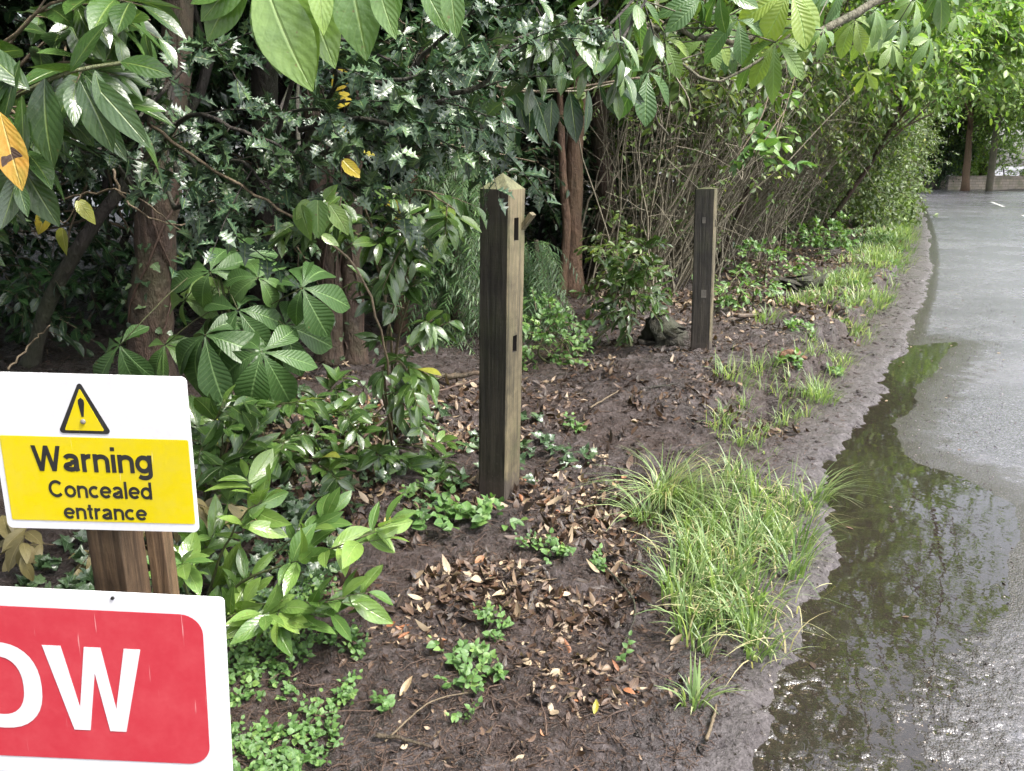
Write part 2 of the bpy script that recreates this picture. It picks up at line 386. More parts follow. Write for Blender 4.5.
M['canopy_cool'] = leaf_mat('cool_canopy_leaf', [(0, (.03, .08, .03)), (.6, (.055, .13, .05)), (1, (.11, .2, .075))], rough=.45, trans=.35, vein=0)
M['yew'] = leaf_mat('conifer_frond', [(0, (.02, .05, .018)), (.6, (.045, .10, .028)), (1, (.10, .18, .045))], rough=.5, trans=.15, vein=0)
M['grass'] = leaf_mat('grass_blade', [(0, (.08, .14, .05)), (.45, (.17, .25, .10)), (.8, (.29, .37, .17)), (.93, (.42, .44, .24)), (1, (.42, .34, .2))], rough=.4, trans=.35, vein=0)
M['dead'] = leaf_mat('dead_leaf', [(0, (.022, .014, .011)), (.3, (.05, .028, .019)), (.55, (.11, .065, .042)), (.72, (.20, .145, .095)), (.88, (.33, .26, .18)), (.985, (.30, .22, .13)), (1, (.25, .10, .045))], rough=.5, trans=.08, nv=7, midrib=(.3, .2, .1), vein=.7)
M['yellow'] = leaf_mat('yellowed_leaf', [(0, (.22, .25, .04)), (.5, (.42, .32, .04)), (1, (.48, .22, .04))], rough=.35, trans=.2, nv=8, midrib=(.5, .45, .18), blot=.6)
M['withered'] = leaf_mat('withered_leaf', [(0, (.10, .08, .035)), (.5, (.2, .17, .07)), (1, (.3, .24, .11))], rough=.5, trans=.15, nv=7, midrib=(.35, .3, .15))

def bark_mat(name, dark, light, scale=1.0, green=0.0, rough=.75, moss=(.05, .08, .02)):
    m, t, o = newmat(name); ps = pos(t)
    mp = t.nodes.new('ShaderNodeMapping'); mp.inputs['Scale'].default_value = (9 * scale, 9 * scale, 2.2 * scale); t.links.new(ps, mp.inputs[0])
    n1 = noise(t, 3.0, 5, .65, mp.outputs[0], .6); n2 = noise(t, 22 * scale, 4, .6, ps)
    col = ramp(t, n1, [(.3, dark), (.7, light)])
    col = mixc(t, mth(t, 'MULTIPLY', n2, .5), col, tuple(c * .45 for c in dark))
    if green: col = mixc(t, mth(t, 'MULTIPLY', ramp(t, noise(t, 2.3 * scale, 4, .6, ps), [(.45, 0.), (.65, 1.)]), green), col, moss)
    at = t.nodes.new('ShaderNodeAttribute'); at.attribute_name = 'rnd'
    col = mixc(t, mth(t, 'MULTIPLY', at.outputs['Fac'], .45), col, tuple(c * .4 for c in dark))
    p = t.nodes.new('ShaderNodeBsdfPrincipled'); t.links.new(col, p.inputs['Base Color']); p.inputs['Roughness'].default_value = rough
    h = mth(t, 'ADD', n1, mth(t, 'MULTIPLY', n2, .5)); t.links.new(bump(t, h, 1.0, .03 / scale), p.inputs['Normal'])
    t.links.new(p.outputs[0], o.inputs[0]); return m
M['bark'] = bark_mat('reddish_bark', (.035, .021, .015), (.12, .072, .048), green=.4)
M['bark_pale'] = bark_mat('pale_brown_bark', (.09, .05, .032), (.24, .14, .085), green=.2)
M['bark_dark'] = bark_mat('dark_bark', (.02, .016, .013), (.055, .042, .033), green=.3)
M['bark_grey'] = bark_mat('grey_bark', (.10, .085, .06), (.24, .2, .15), green=.5)
M['twig'] = bark_mat('twig_bark', (.10, .075, .045), (.24, .18, .11), scale=4, rough=.6)
M['stem'] = bark_mat('green_stem', (.06, .075, .03), (.16, .17, .06), scale=4, rough=.5)
M['bare'] = bark_mat('bare_hedge_stem', (.13, .115, .08), (.40, .35, .25), scale=3, rough=.65)
M['deadtwig'] = bark_mat('dead_twig', (.05, .03, .022), (.15, .09, .06), scale=5, rough=.55)

def wood_mat(name, a, b, rough=.6, green=0.3, stain=.5, scale=1.0):
    m, t, o = newmat(name)
    tc = t.nodes.new('ShaderNodeTexCoord').outputs['Object']
    mp = t.nodes.new('ShaderNodeMapping'); mp.inputs['Scale'].default_value = (34 * scale, 34 * scale, 1.6 * scale); t.links.new(tc, mp.inputs[0])
    g = noise(t, 1.6, 6, .7, mp.outputs[0], .8)
    mp2 = t.nodes.new('ShaderNodeMapping'); mp2.inputs['Scale'].default_value = (9, 9, 110); t.links.new(tc, mp2.inputs[0])
    saw = noise(t, 1.0, 2, .5, mp2.outputs[0])
    bl = noise(t, 5, 5, .65, tc)
    col = ramp(t, g, [(.38, a), (.66, b)])
    col = mixc(t, mth(t, 'MULTIPLY', ramp(t, bl, [(.42, 0.), (.62, 1.)]), stain), col, tuple(c * .3 for c in a))
    col = mixc(t, mth(t, 'MULTIPLY', ramp(t, noise(t, 3.1, 4, .6, tc), [(.5, 0.), (.7, 1.)]), green), col, (.07, .085, .03))
    sz = t.nodes.new('ShaderNodeSeparateXYZ'); t.links.new(tc, sz.inputs[0])
    zz = mth(t, 'SUBTRACT', sz.outputs[2], mth(t, 'MULTIPLY', mth(t, 'SUBTRACT', noise(t, 28, 4, .7, tc), .4), .30))
    col = mixc(t, ramp(t, zz, [(.0, .9), (.09, 0.)]), col, (.045, .035, .030))
    col = mixc(t, mth(t, 'MULTIPLY', ramp(t, noise(t, 60, 3, .6, tc), [(.62, 0.), (.7, 1.)]), ramp(t, sz.outputs[2], [(.1, .8), (.5, 0.)])), col, (.07, .055, .046))
    p = t.nodes.new('ShaderNodeBsdfPrincipled'); t.links.new(col, p.inputs['Base Color'])
    t.links.new(mth(t, 'MULTIPLY_ADD', bl, .35, rough - .2), p.inputs['Roughness'])
    crack = mth(t, 'POWER', g, 2.0)
    n1 = bump(t, crack, .8, .006); n2 = bump(t, saw, .35, .0018, n1); t.links.new(n2, p.inputs['Normal'])
    t.links.new(p.outputs[0], o.inputs[0]); return m
M['post_dark'] = wood_mat('weathered_shaded_wood', (.014, .011, .009), (.048, .040, .030), rough=.5, green=.2, stain=.5)  # darker than the road face: real stain plus shade painted in
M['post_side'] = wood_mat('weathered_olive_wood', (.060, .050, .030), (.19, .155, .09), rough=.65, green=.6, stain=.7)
M['post_slot'] = wood_mat('shaded_mortice_wood', (.008, .006, .005), (.03, .022, .016), rough=.8, green=.1, stain=.5)  # near-black tone puts the slot's shade into the wood colour
M['post_top'] = wood_mat('mossy_post_top', (.06, .06, .03), (.14, .14, .07), rough=.8, green=.8, stain=.4)
M['post_brown'] = wood_mat('sign_post_wood', (.05, .030, .017), (.20, .125, .07), rough=.6, green=.2, stain=.45)
M['cut_wood'] = wood_mat('cut_wood', (.25, .15, .08), (.5, .34, .2), rough=.6, green=.1, stain=.25)

def paint(name, col, rough=.35, dirt=.15, bumpy=0.0, spec=.5, dirtcol=(.25, .22, .18)):
    m, t, o = newmat(name); tc = t.nodes.new('ShaderNodeTexCoord').outputs['Object']
    n1 = noise(t, 14, 5, .65, tc); n2 = noise(t, 90, 3, .6, tc)
    mp = t.nodes.new('ShaderNodeMapping'); mp.inputs['Rotation'].default_value = (0, .4, .5); mp.inputs['Scale'].default_value = (220, 220, 7); t.links.new(tc, mp.inputs[0])
    scr = ramp(t, noise(t, 1, 2, .5, mp.outputs[0]), [(.72, 0.), (.76, 1.)])
    f = mth(t, 'MULTIPLY', ramp(t, mth(t, 'ADD', mth(t, 'MULTIPLY', n1, .7), mth(t, 'MULTIPLY', n2, .3)), [(.42, 0.), (.75, 1.)]), dirt)
    c = mixc(t, f, col, dirtcol)
    c = mixc(t, mth(t, 'MULTIPLY', scr, .25), c, (.75, .72, .7))
    p = t.nodes.new('ShaderNodeBsdfPrincipled'); t.links.new(c, p.inputs['Base Color'])
    t.links.new(mth(t, 'MULTIPLY_ADD', n1, .3, rough - .1), p.inputs['Roughness']); p.inputs['Specular IOR Level'].default_value = spec
    t.links.new(p.outputs[0], o.inputs[0]); return m
M['white'] = paint('white_sign_face', (.56, .56, .60), .35, .4, dirtcol=(.34, .34, .27))
M['sign_yellow'] = paint('yellow_sign_face', (.52, .415, .0), .35, .15)
M['sign_black'] = paint('black_lettering', (.012, .012, .012), .4, .05)
M['sign_red'] = paint('red_sign_face', (.39, .028, .042), .38, .35, dirtcol=(.5, .09, .10))
M['metal'] = paint('dull_metal', (.16, .15, .14), .4, .4)
M['white_line'] = paint('road_paint', (.6, .6, .58), .5, .5)

# mud / woodland floor
def ground_mat():
    m, t, o = newmat('wet_mud'); ps = pos(t)
    big = noise(t, 1.4, 5, .6, ps); mid = noise(t, 11, 5, .65, ps, .5); fine = noise(t, 55, 5, .7, ps, .4); grit = noise(t, 240, 3, .6, ps)
    c = ramp(t, mth(t, 'ADD', mth(t, 'MULTIPLY', mid, .55), mth(t, 'MULTIPLY', fine, .45)), [(.36, (.009, .007, .006)), (.5, (.040, .031, .029)), (.64, (.112, .094, .095))])
    c = mixc(t, ramp(t, big, [(.42, 0.), (.62, .5)]), c, (.040, .022, .016))
    c = mixc(t, ramp(t, grit, [(.60, 0.), (.72, .55)]), c, (.17, .12, .09))
    # smoother grey silt beside the road; edge attribute holds metres from the road
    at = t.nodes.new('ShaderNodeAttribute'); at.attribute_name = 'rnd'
    s = mth(t, 'ADD', at.outputs['Fac'], mth(t, 'MULTIPLY', mth(t, 'SUBTRACT', mid, .5), .35))
    silt = ramp(t, s, [(.0, 1.), (.16, 1.), (.42, 0.)])
    c2 = ramp(t, mth(t, 'ADD', mth(t, 'MULTIPLY', fine, .5), mth(t, 'MULTIPLY', mid, .5)), [(.38, (.045, .038, .040)), (.66, (.135, .12, .123))])
    c = mixc(t, silt, c, c2)
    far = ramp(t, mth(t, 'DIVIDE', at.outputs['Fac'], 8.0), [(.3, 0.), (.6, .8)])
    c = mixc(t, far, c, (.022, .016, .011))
    p = t.nodes.new('ShaderNodeBsdfPrincipled'); t.links.new(c, p.inputs['Base Color'])
    rr = ramp(t, mth(t, 'ADD', mth(t, 'MULTIPLY', mid, .6), mth(t, 'MULTIPLY', big, .4)), [(.38, .16), (.6, .5)])
    t.links.new(rr, p.inputs['Roughness'])
    h = mth(t, 'ADD', mth(t, 'MULTIPLY', mid, .8), mth(t, 'ADD', mth(t, 'MULTIPLY', fine, .45), mth(t, 'MULTIPLY', grit, .12)))
    t.links.new(bump(t, h, 1.0, .05), p.inputs['Normal']); t.links.new(p.outputs[0], o.inputs[0]); return m
M['mud'] = ground_mat()
def road_mat():
    m, t, o = newmat('wet_asphalt'); ps = pos(t)
    vo = t.nodes.new('ShaderNodeTexVoronoi'); vo.feature = 'F1'; setin(vo, Scale=150.0, Randomness=1.0); t.links.new(ps, vo.inputs['Vector'])
    sep = t.nodes.new('ShaderNodeSeparateColor'); t.links.new(vo.outputs['Color'], sep.inputs[0])
    big = noise(t, .8, 4, .6, ps); fine = noise(t, 160, 3, .6, ps); mid = noise(t, 7, 4, .6, ps)
    c = ramp(t, sep.outputs[0], [(0, (.045, .045, .053)), (.6, (.092, .090, .104)), (.93, (.14, .138, .155)), (1, (.24, .23, .23))])
    c = mixc(t, ramp(t, big, [(.4, 0.), (.65, .5)]), c, (.13, .126, .145))
    at = t.nodes.new('ShaderNodeAttribute'); at.attribute_name = 'rnd'   # metres from edge
    s = mth(t, 'ADD', at.outputs['Fac'], mth(t, 'MULTIPLY', mth(t, 'SUBTRACT', mid, .5), .9))
    silt = ramp(t, s, [(.0, 1.), (.30, .95), (.60, .7), (.85, 0.)])
    siltc = ramp(t, fine, [(.35, (.018, .015, .013)), (.7, (.062, .053, .047))])
    c = mixc(t, silt, c, siltc)
    # pale grit and washed-in debris scattered close to the edge
    v2 = t.nodes.new('ShaderNodeTexVoronoi'); setin(v2, Scale=130.0); t.links.new(ps, v2.inputs['Vector'])
    s2 = t.nodes.new('ShaderNodeSeparateColor'); t.links.new(v2.outputs['Color'], s2.inputs[0])
    gr = mth(t, 'MULTIPLY', mth(t, 'GREATER_THAN', s2.outputs[1], .80), mth(t, 'LESS_THAN', v2.outputs['Distance'], .35))
    c = mixc(t, mth(t, 'MULTIPLY', mth(t, 'MULTIPLY', gr, silt), .45), c, (.20, .18, .16))
    p = t.nodes.new('ShaderNodeBsdfPrincipled'); t.links.new(c, p.inputs['Base Color'])
    r0 = ramp(t, mth(t, 'ADD', mth(t, 'MULTIPLY', big, .5), mth(t, 'MULTIPLY', mid, .5)), [(.36, .13), (.62, .33)])
    t.links.new(mixc(t, mth(t, 'MULTIPLY', silt, .8), r0, (.16, .16, .16)), p.inputs['Roughness'])
    p.inputs['Specular IOR Level'].default_value = 1.0
    h = mth(t, 'ADD', mth(t, 'MULTIPLY', mth(t, 'SUBTRACT', 1.0, vo.outputs['Distance']), 1.0), mth(t, 'MULTIPLY', fine, .4))
    t.links.new(bump(t, h, .45, .0045), p.inputs['Normal']); t.links.new(p.outputs[0], o.inputs[0]); return m
M['road'] = road_mat()
def water_mat():
    m, t, o = newmat('puddle_water'); ps = pos(t)
    p = t.nodes.new('ShaderNodeBsdfPrincipled'); p.inputs['Base Color'].default_value = (.060, .050, .038, 1)
    setin(p, Roughness=.02, IOR=1.33); p.inputs['Specular IOR Level'].default_value = .5
    n1 = noise(t, 9, 3, .5, ps)
    t.links.new(bump(t, n1, .05, .01), p.inputs['Normal'])
    g = t.nodes.new('ShaderNodeBsdfTransparent'); g.inputs[0].default_value = (.62, .55, .46, 1)
    gl = t.nodes.new('ShaderNodeBsdfGlossy'); gl.inputs['Roughness'].default_value = .015; t.links.new(bump(t, n1, .05, .01), gl.inputs['Normal'])
    fr = t.nodes.new('ShaderNodeFresnel'); fr.inputs[0].default_value = 1.7
    fac = mth(t, 'MULTIPLY_ADD', fr.outputs[0], 1.0, .0, clamp=True)
    body = t.nodes.new('ShaderNodeMixShader'); body.inputs[0].default_value = .22
    df = t.nodes.new('ShaderNodeBsdfDiffuse'); df.inputs[0].default_value = (.060, .051, .045, 1)
    t.links.new(g.outputs[0], body.inputs[1]); t.links.new(df.outputs[0], body.inputs[2])
    ms = t.nodes.new('ShaderNodeMixShader'); t.links.new(fac, ms.inputs[0]); t.links.new(body.outputs[0], ms.inputs[1]); t.links.new(gl.outputs[0], ms.inputs[2])
    t.links.new(ms.outputs[0], o.inputs[0]); return m
M['water'] = water_mat()
def stone_mat():
    m, t, o = newmat('garden_wall_stone'); tc = t.nodes.new('ShaderNodeTexCoord').outputs['Object']
    b = t.nodes.new('ShaderNodeTexBrick'); mp = t.nodes.new('ShaderNodeMapping'); mp.inputs['Rotation'].default_value = (R(90), 0, 0); t.links.new(tc, mp.inputs[0]); t.links.new(mp.outputs[0], b.inputs[0])
    setin(b, Scale=1.0, Mortar_Size=.012, Brick_Width=.45, Row_Height=.16); b.inputs['Color1'].default_value = (.40, .33, .28, 1); b.inputs['Color2'].default_value = (.3, .26, .23, 1); b.inputs['Mortar'].default_value = (.16, .14, .12, 1)
    n1 = noise(t, 2.5, 5, .6, tc); c = mixc(t, ramp(t, n1, [(.45, 0.), (.7, .7)]), b.outputs[0], (.12, .13, .07))
    p = t.nodes.new('ShaderNodeBsdfPrincipled'); t.links.new(c, p.inputs['Base Color']); p.inputs['Roughness'].default_value = .85
    t.links.new(bump(t, b.outputs['Fac'], -.5, .02), p.inputs['Normal']); t.links.new(p.outputs[0], o.inputs[0]); return m
M['stone'] = stone_mat()

# ------------------------------------------------------------------ ground (one sheet to the horizon)
def ring_mesh(r_list, ang, zf, attr, cut=None):
    r = np.array(r_list)[:, None]; a = np.array(ang)[None]
    X = r * np.sin(a); Y = r * np.cos(a)
    Z = zf(X, Y); V = np.stack([X, Y, Z], -1).reshape(-1, 3)
    n, k = X.shape
    i = np.arange(n - 1)[:, None]; j = np.arange(k - 1)[None]
    Fq = np.stack([i * k + j, (i + 1) * k + j, (i + 1) * k + j + 1, i * k + j + 1], -1).reshape(-1, 4)
    at = attr(X, Y).ravel()
    return V, Fq, at
a_fine = np.linspace(R(-42), R(42), 900)
a_back = np.linspace(R(42), R(318), 110)[1:]
ang = np.concatenate([a_fine, a_back])
rr = np.concatenate([[0.02, .25, .5], np.exp(np.linspace(math.log(.75), math.log(1.35), 60)), np.exp(np.linspace(math.log(1.35), math.log(6), 760))[1:], np.exp(np.linspace(math.log(6), math.log(16), 200))[1:], np.exp(np.linspace(math.log(16), math.log(900), 120))[1:]])
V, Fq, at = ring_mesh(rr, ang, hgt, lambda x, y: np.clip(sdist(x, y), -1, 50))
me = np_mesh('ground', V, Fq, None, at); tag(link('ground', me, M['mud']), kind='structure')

# ------------------------------------------------------------------ road: left edge to right edge, then sweeping left
PUD = [G(u, v)[:2] for u, v in [(905, 345), (955, 342), (940, 362), (915, 395), (893, 435), (920, 462), (965, 476), (1012, 503), (1018, 545), (1005, 595), (965, 650), (925, 700), (925, 780), (760, 785), (745, 740), (785, 640), (800, 560), (812, 500), (832, 440), (862, 392), (885, 365)]]
PUD = np.array(PUD)
def poly_sdf(x, y, poly):
    x = np.asarray(x, float); y = np.asarray(y, float); d = np.full(x.shape, 1e9); inside = np.zeros(x.shape, bool)
    for k in range(len(poly)):
        ax, ay = poly[k - 1]; bx, by = poly[k]
        ex, ey = bx - ax, by - ay; wx, wy = x - ax, y - ay
        t = np.clip((wx * ex + wy * ey) / (ex * ex + ey * ey), 0, 1)
        d = np.minimum(d, np.hypot(wx - t * ex, wy - t * ey))
        c = ((ay > y) != (by > y)) & (x < (bx - ax) * (y - ay) / ((by - ay) + 1e-12) + ax)
        inside ^= c
    return np.where(inside, -d, d)
WL = -0.004
def roadz(x, y):
    s = -sdist(x, y)
    z = 0.012 * sstep(s, 0.2, 3.0) + 0.006 * vnoise(x, y, .9, 21) * 1 + 0.002 * vnoise(x, y, .2, 22)
    near = np.hypot(x, y) < 12
    d = poly_sdf(x, y, PUD) + 0.08 * vnoise(x, y, .3, 23) + (0.03 + .10 * sstep(-y, -2.35, -2.0)) * vnoise(x, y, .07, 24) + .22 * sstep(-y, -2.35, -1.95) * vnoise(x, y, .016, 25)
    lowf = sstep(-y, -2.55, -2.1)
    dip = np.clip(d * .05, -.015 + .0115 * lowf, .004)
    z = np.where(near, z * sstep(d, -.1, .5) + dip * (1 - sstep(d, 0.0, .6)) + WL * (1 - sstep(d, .0, .6)), z) + near * lowf * (d < .3) * (.009 * vnoise(x, y, .011, 26) + .006 * vnoise(x, y, .06, 27))
    # grit texture near the camera
    return z
yy = np.concatenate([np.linspace(-60, -2, 20), np.linspace(-1.8, .6, 14), np.linspace(.65, 1.3, 30), np.linspace(1.31, 4.2, 420), np.linspace(4.23, 9, 150), np.exp(np.linspace(math.log(9.05), math.log(44), 70))])
ss = np.concatenate([np.linspace(-.45, 1.6, 260), np.linspace(1.62, 2.6, 40), np.linspace(2.7, 6.3, 16)])
X = Xe(yy)[:, None] + .89 * ss[None]; Y = yy[:, None] - .455 * ss[None] * np.ones_like(X)
Z = roadz(X, Y)
V = np.stack([X, Y, Z], -1).reshape(-1, 3); n, k = X.shape
i = np.arange(n - 1)[:, None]; j = np.arange(k - 1)[None]
Fq = np.stack([i * k + j, i * k + j + 1, (i + 1) * k + j + 1, (i + 1) * k + j], -1).reshape(-1, 4)
at = (np.clip(ss, 0, 10)[None] + .34 * np.clip(yy - 2.6, 0, 6)[:, None] * np.clip(ss / .25, 0, 1)[None]).ravel()
wet = np.clip(.10 + 1.5 * poly_sdf(X, Y, PUD), 0, 3).ravel(); at = np.minimum(at, np.where(np.hypot(X, Y).ravel() < 9, wet + .25, 9))
mb = MB(); mb.add(V, Fq, None, at)
# the bend to the left beyond: an arc round a centre on the verge side
yl = yy[-1]; e0 = np.array((float(Xe(yl)), yl)); nd = np.array((.89, -.455)); rad = 14.0
cc = e0 - nd * rad; a0 = math.atan2(nd[1], nd[0])
aa = np.linspace(a0, a0 + R(115), 40)
rs = rad + np.linspace(-.45, 6.3, 12)
X = cc[0] + rs[None] * np.cos(aa)[:, None]; Y = cc[1] + rs[None] * np.sin(aa)[:, None]
V = np.stack([X, Y, np.full_like(X, .012)], -1).reshape(-1, 3); n, k = X.shape
i = np.arange(n - 1)[:, None]; j = np.arange(k - 1)[None]
Fq = np.stack([i * k + j, i * k + j + 1, (i + 1) * k + j + 1, (i + 1) * k + j], -1).reshape(-1, 4)
mb.add(V, Fq, None, np.full(len(V), 3.0))
tag(mb.build('road', M['road']), kind='structure')
# puddle sheet
g1 = PUD.min(0) - .4; g2 = PUD.max(0) + .4
q = MB(); q.add([(g1[0], g1[1], WL), (g2[0], g1[1], WL), (g2[0], g2[1], WL), (g1[0], g2[1], WL)], [[0, 1, 2, 3]])
# keep only the cells near the puddle so that the sheet never shows elsewhere
nx = 90; gx = np.linspace(g1[0], g2[0], nx); gy = np.linspace(g1[1], g2[1], nx)
XX, YY = np.meshgrid(gx, gy, indexing='ij'); V = np.stack([XX, YY, np.full_like(XX, WL)], -1).reshape(-1, 3)
i = np.arange(nx - 1)[:, None]; j = np.arange(nx - 1)[None]
Fq = np.stack([i * nx + j, (i + 1) * nx + j, (i + 1) * nx + j + 1, i * nx + j + 1], -1).reshape(-1, 4)
cx_ = V[Fq].mean(1); keep = poly_sdf(cx_[:, 0], cx_[:, 1], PUD) < .16
q = MB(); q.add(V, Fq[keep]); tag(q.build('puddle', M['water']), kind='structure')
# centre line dashes
mb = MB()
for y0 in (4, 13, 22, 31):
    for (a, b) in ((y0, y0 + 4.0),):
        pts = []
        for yv in (a, b):
            for s in (2.6, 2.71):
                pts.append((float(Xe(yv)) + .89 * s, yv - .455 * s, .018))
        mb.add([pts[0], pts[1], pts[3], pts[2]], [[0, 1, 2, 3]])
tag(mb.build('road_marking', M['white_line']), kind='structure')

# ------------------------------------------------------------------ wooden posts
def wooden_post(name, x, y, rot, a, h, peak, label, slots, lean=(0, 0)):
    z0 = gz(x, y)
    root = empty(name, (x, y, z0), label, 'post', 'square wooden posts along the verge')
    bm = bmesh.new()
    zs = sorted({-0.3, h} | {z for s in slots for z in s[:2]} | {h * .33, h * .66})
    hw = a / 2; be = .007
    # outline with chamfered corners; face +x split for the mortices
    m1, m2 = -.026, .012
    prof = [(-hw + be, -hw), (hw - be, -hw), (hw, -hw + be), (hw, m1), (hw, m2), (hw, hw - be), (hw - be, hw), (-hw + be, hw), (-hw, hw - be), (-hw, -hw + be)]
    rows = [[bm.verts.new((px + random.uniform(-.0012, .0012), py + random.uniform(-.0012, .0012), z)) for px, py in prof] for z in zs]
    n = len(prof)
    for r in range(len(zs) - 1):
        for k in range(n):
            if k == 3 and any(abs(zs[r] - q[0]) < 1e-6 for q in slots):
                A4 = [rows[r][3], rows[r][4], rows[r + 1][4], rows[r + 1][3]]
                B4 = [bm.verts.new((v.co.x - .04, v.co.y, v.co.z)) for v in A4]
                for e in range(4): bm.faces.new([A4[e], A4[(e + 1) % 4], B4[(e + 1) % 4], B4[e]]).material_index = 3
                bm.faces.new(B4).material_index = 3
                continue
            f = bm.faces.new([rows[r][k], rows[r][(k + 1) % n], rows[r + 1][(k + 1) % n], rows[r + 1][k]])
            f.material_index = 1 if k in (1, 2, 3, 4) else 0  # paler road face, dark others: partly stain, partly painted light and shade
    apex = bm.verts.new((0, 0, h + peak)) if peak else None
    if peak:
        for k in range(n):
            f = bm.faces.new([rows[-1][k], rows[-1][(k + 1) % n], apex]); f.material_index = 2
    else:
        f = bm.faces.new(rows[-1]); f.material_index = 2
    me = bpy.data.meshes.new('post_shaft'); bm.to_mesh(me); bm.free()
    o = bpy.data.objects.new('post_shaft', me); COL.objects.link(o); o.parent = root
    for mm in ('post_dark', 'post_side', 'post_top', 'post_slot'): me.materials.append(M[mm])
    root.rotation_euler = (lean[0], lean[1], rot)
    return root
p1 = onG(499, 497); pa = wooden_post('wooden_post', p1[0], p1[1] + .05, R(-28), .138, 1.30, .062, 'nearer square wooden post with pointed mossy top and dark front, part weathered, part painted shade', [(1.10, 1.19), (.64, .71)], (0, R(1.0)))
mb = MB()
Rm = np.array(Matrix.Rotation(R(38), 3, 'Y'))
mb.box((.078, .055, 1.165), (.018, .035, .10), Rm); o = mb.build('wood_peg', M['post_side'], None, False); o.parent = pa; 
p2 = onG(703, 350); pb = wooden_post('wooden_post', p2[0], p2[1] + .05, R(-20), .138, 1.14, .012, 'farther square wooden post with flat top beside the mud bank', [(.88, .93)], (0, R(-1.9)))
mb = MB(); mb.box((.012, -.0705, .42), (.034, .004, .055)); PL = paint('pale_plate', (.085, .078, .068), .6, .6); o = mb.build('metal_plate', PL, None, False); o.parent = pb
mb = MB(); mb.box((-.002, -.0705, .93), (.022, .004, .04)); o = mb.build('metal_plate', PL, None, False); o.parent = pb

# ------------------------------------------------------------------ signs
def panel(w, h, th, r, seg=6):
    """rounded rectangle plate, in x/z, front towards -y"""
    bm = bmesh.new(); pts = []
    for cx, cz, a0 in ((w / 2 - r, h / 2 - r, 0), (-w / 2 + r, h / 2 - r, 90), (-w / 2 + r, -h / 2 + r, 180), (w / 2 - r, -h / 2 + r, 270)):
        for k in range(seg + 1):
            a = R(a0 + 90 * k / seg); pts.append((cx + r * math.cos(a), cz + r * math.sin(a)))
    f = bm.faces.new([bm.verts.new((x, -th / 2, z)) for x, z in pts])
    e = bmesh.ops.extrude_face_region(bm, geom=[f]); bmesh.ops.translate(bm, verts=[v for v in e['geom'] if isinstance(v, bmesh.types.BMVert)], vec=(0, th, 0))
    bmesh.ops.recalc_face_normals(bm, faces=bm.faces)
    return bm
def bmobj(name, bm, mat, parent, loc=(0, 0, 0), rot=(0, 0, 0)):
    me = bpy.data.meshes.new(name); bm.to_mesh(me); bm.free(); me.materials.append(mat)
    o = bpy.data.objects.new(name, me); COL.objects.link(o); o.parent = parent; o.location = loc; o.rotation_euler = rot
    return o
def polyplate(pts, th):
    bm = bmesh.new(); f = bm.faces.new([bm.verts.new((x, 0, z)) for x, z in pts])
    e = bmesh.ops.extrude_face_region(bm, geom=[f]); bmesh.ops.translate(bm, verts=[v for v in e['geom'] if isinstance(v, bmesh.types.BMVert)], vec=(0, th, 0))
    bmesh.ops.recalc_face_normals(bm, faces=bm.faces); return bm
def text_mesh(body, box, mat, parent, y, bold=0.0, space=1.0):
    """text fitted to box (x0, x1, z0, z1) on a panel; box is that of the whole inked word"""
    cu = bpy.data.curves.new('lettering', 'FONT'); cu.body = body; cu.offset = bold; cu.extrude = .0; cu.space_character = space; cu.resolution_u = 6
    o = bpy.data.objects.new('tmp', cu); COL.objects.link(o)
    dg = bpy.context.evaluated_depsgraph_get(); me = bpy.data.meshes.new_from_object(o.evaluated_get(dg))
    bpy.data.objects.remove(o)
    co = np.zeros(len(me.vertices) * 3, np.float32); me.vertices.foreach_get('co', co); co = co.reshape(-1, 3)
    mn = co.min(0); mx = co.max(0)
    x0, x1, z0, z1 = box
    out = np.zeros_like(co); out[:, 0] = x0 + (co[:, 0] - mn[0]) / (mx[0] - mn[0]) * (x1 - x0); out[:, 2] = z0 + (co[:, 1] - mn[1]) / (mx[1] - mn[1]) * (z1 - z0)
    me.vertices.foreach_set('co', out.ravel()); me.update(); me.materials.clear(); me.materials.append(mat)
    q = bpy.data.objects.new('lettering', me); COL.objects.link(q); q.parent = parent; q.location = (0, y, 0)
    return q

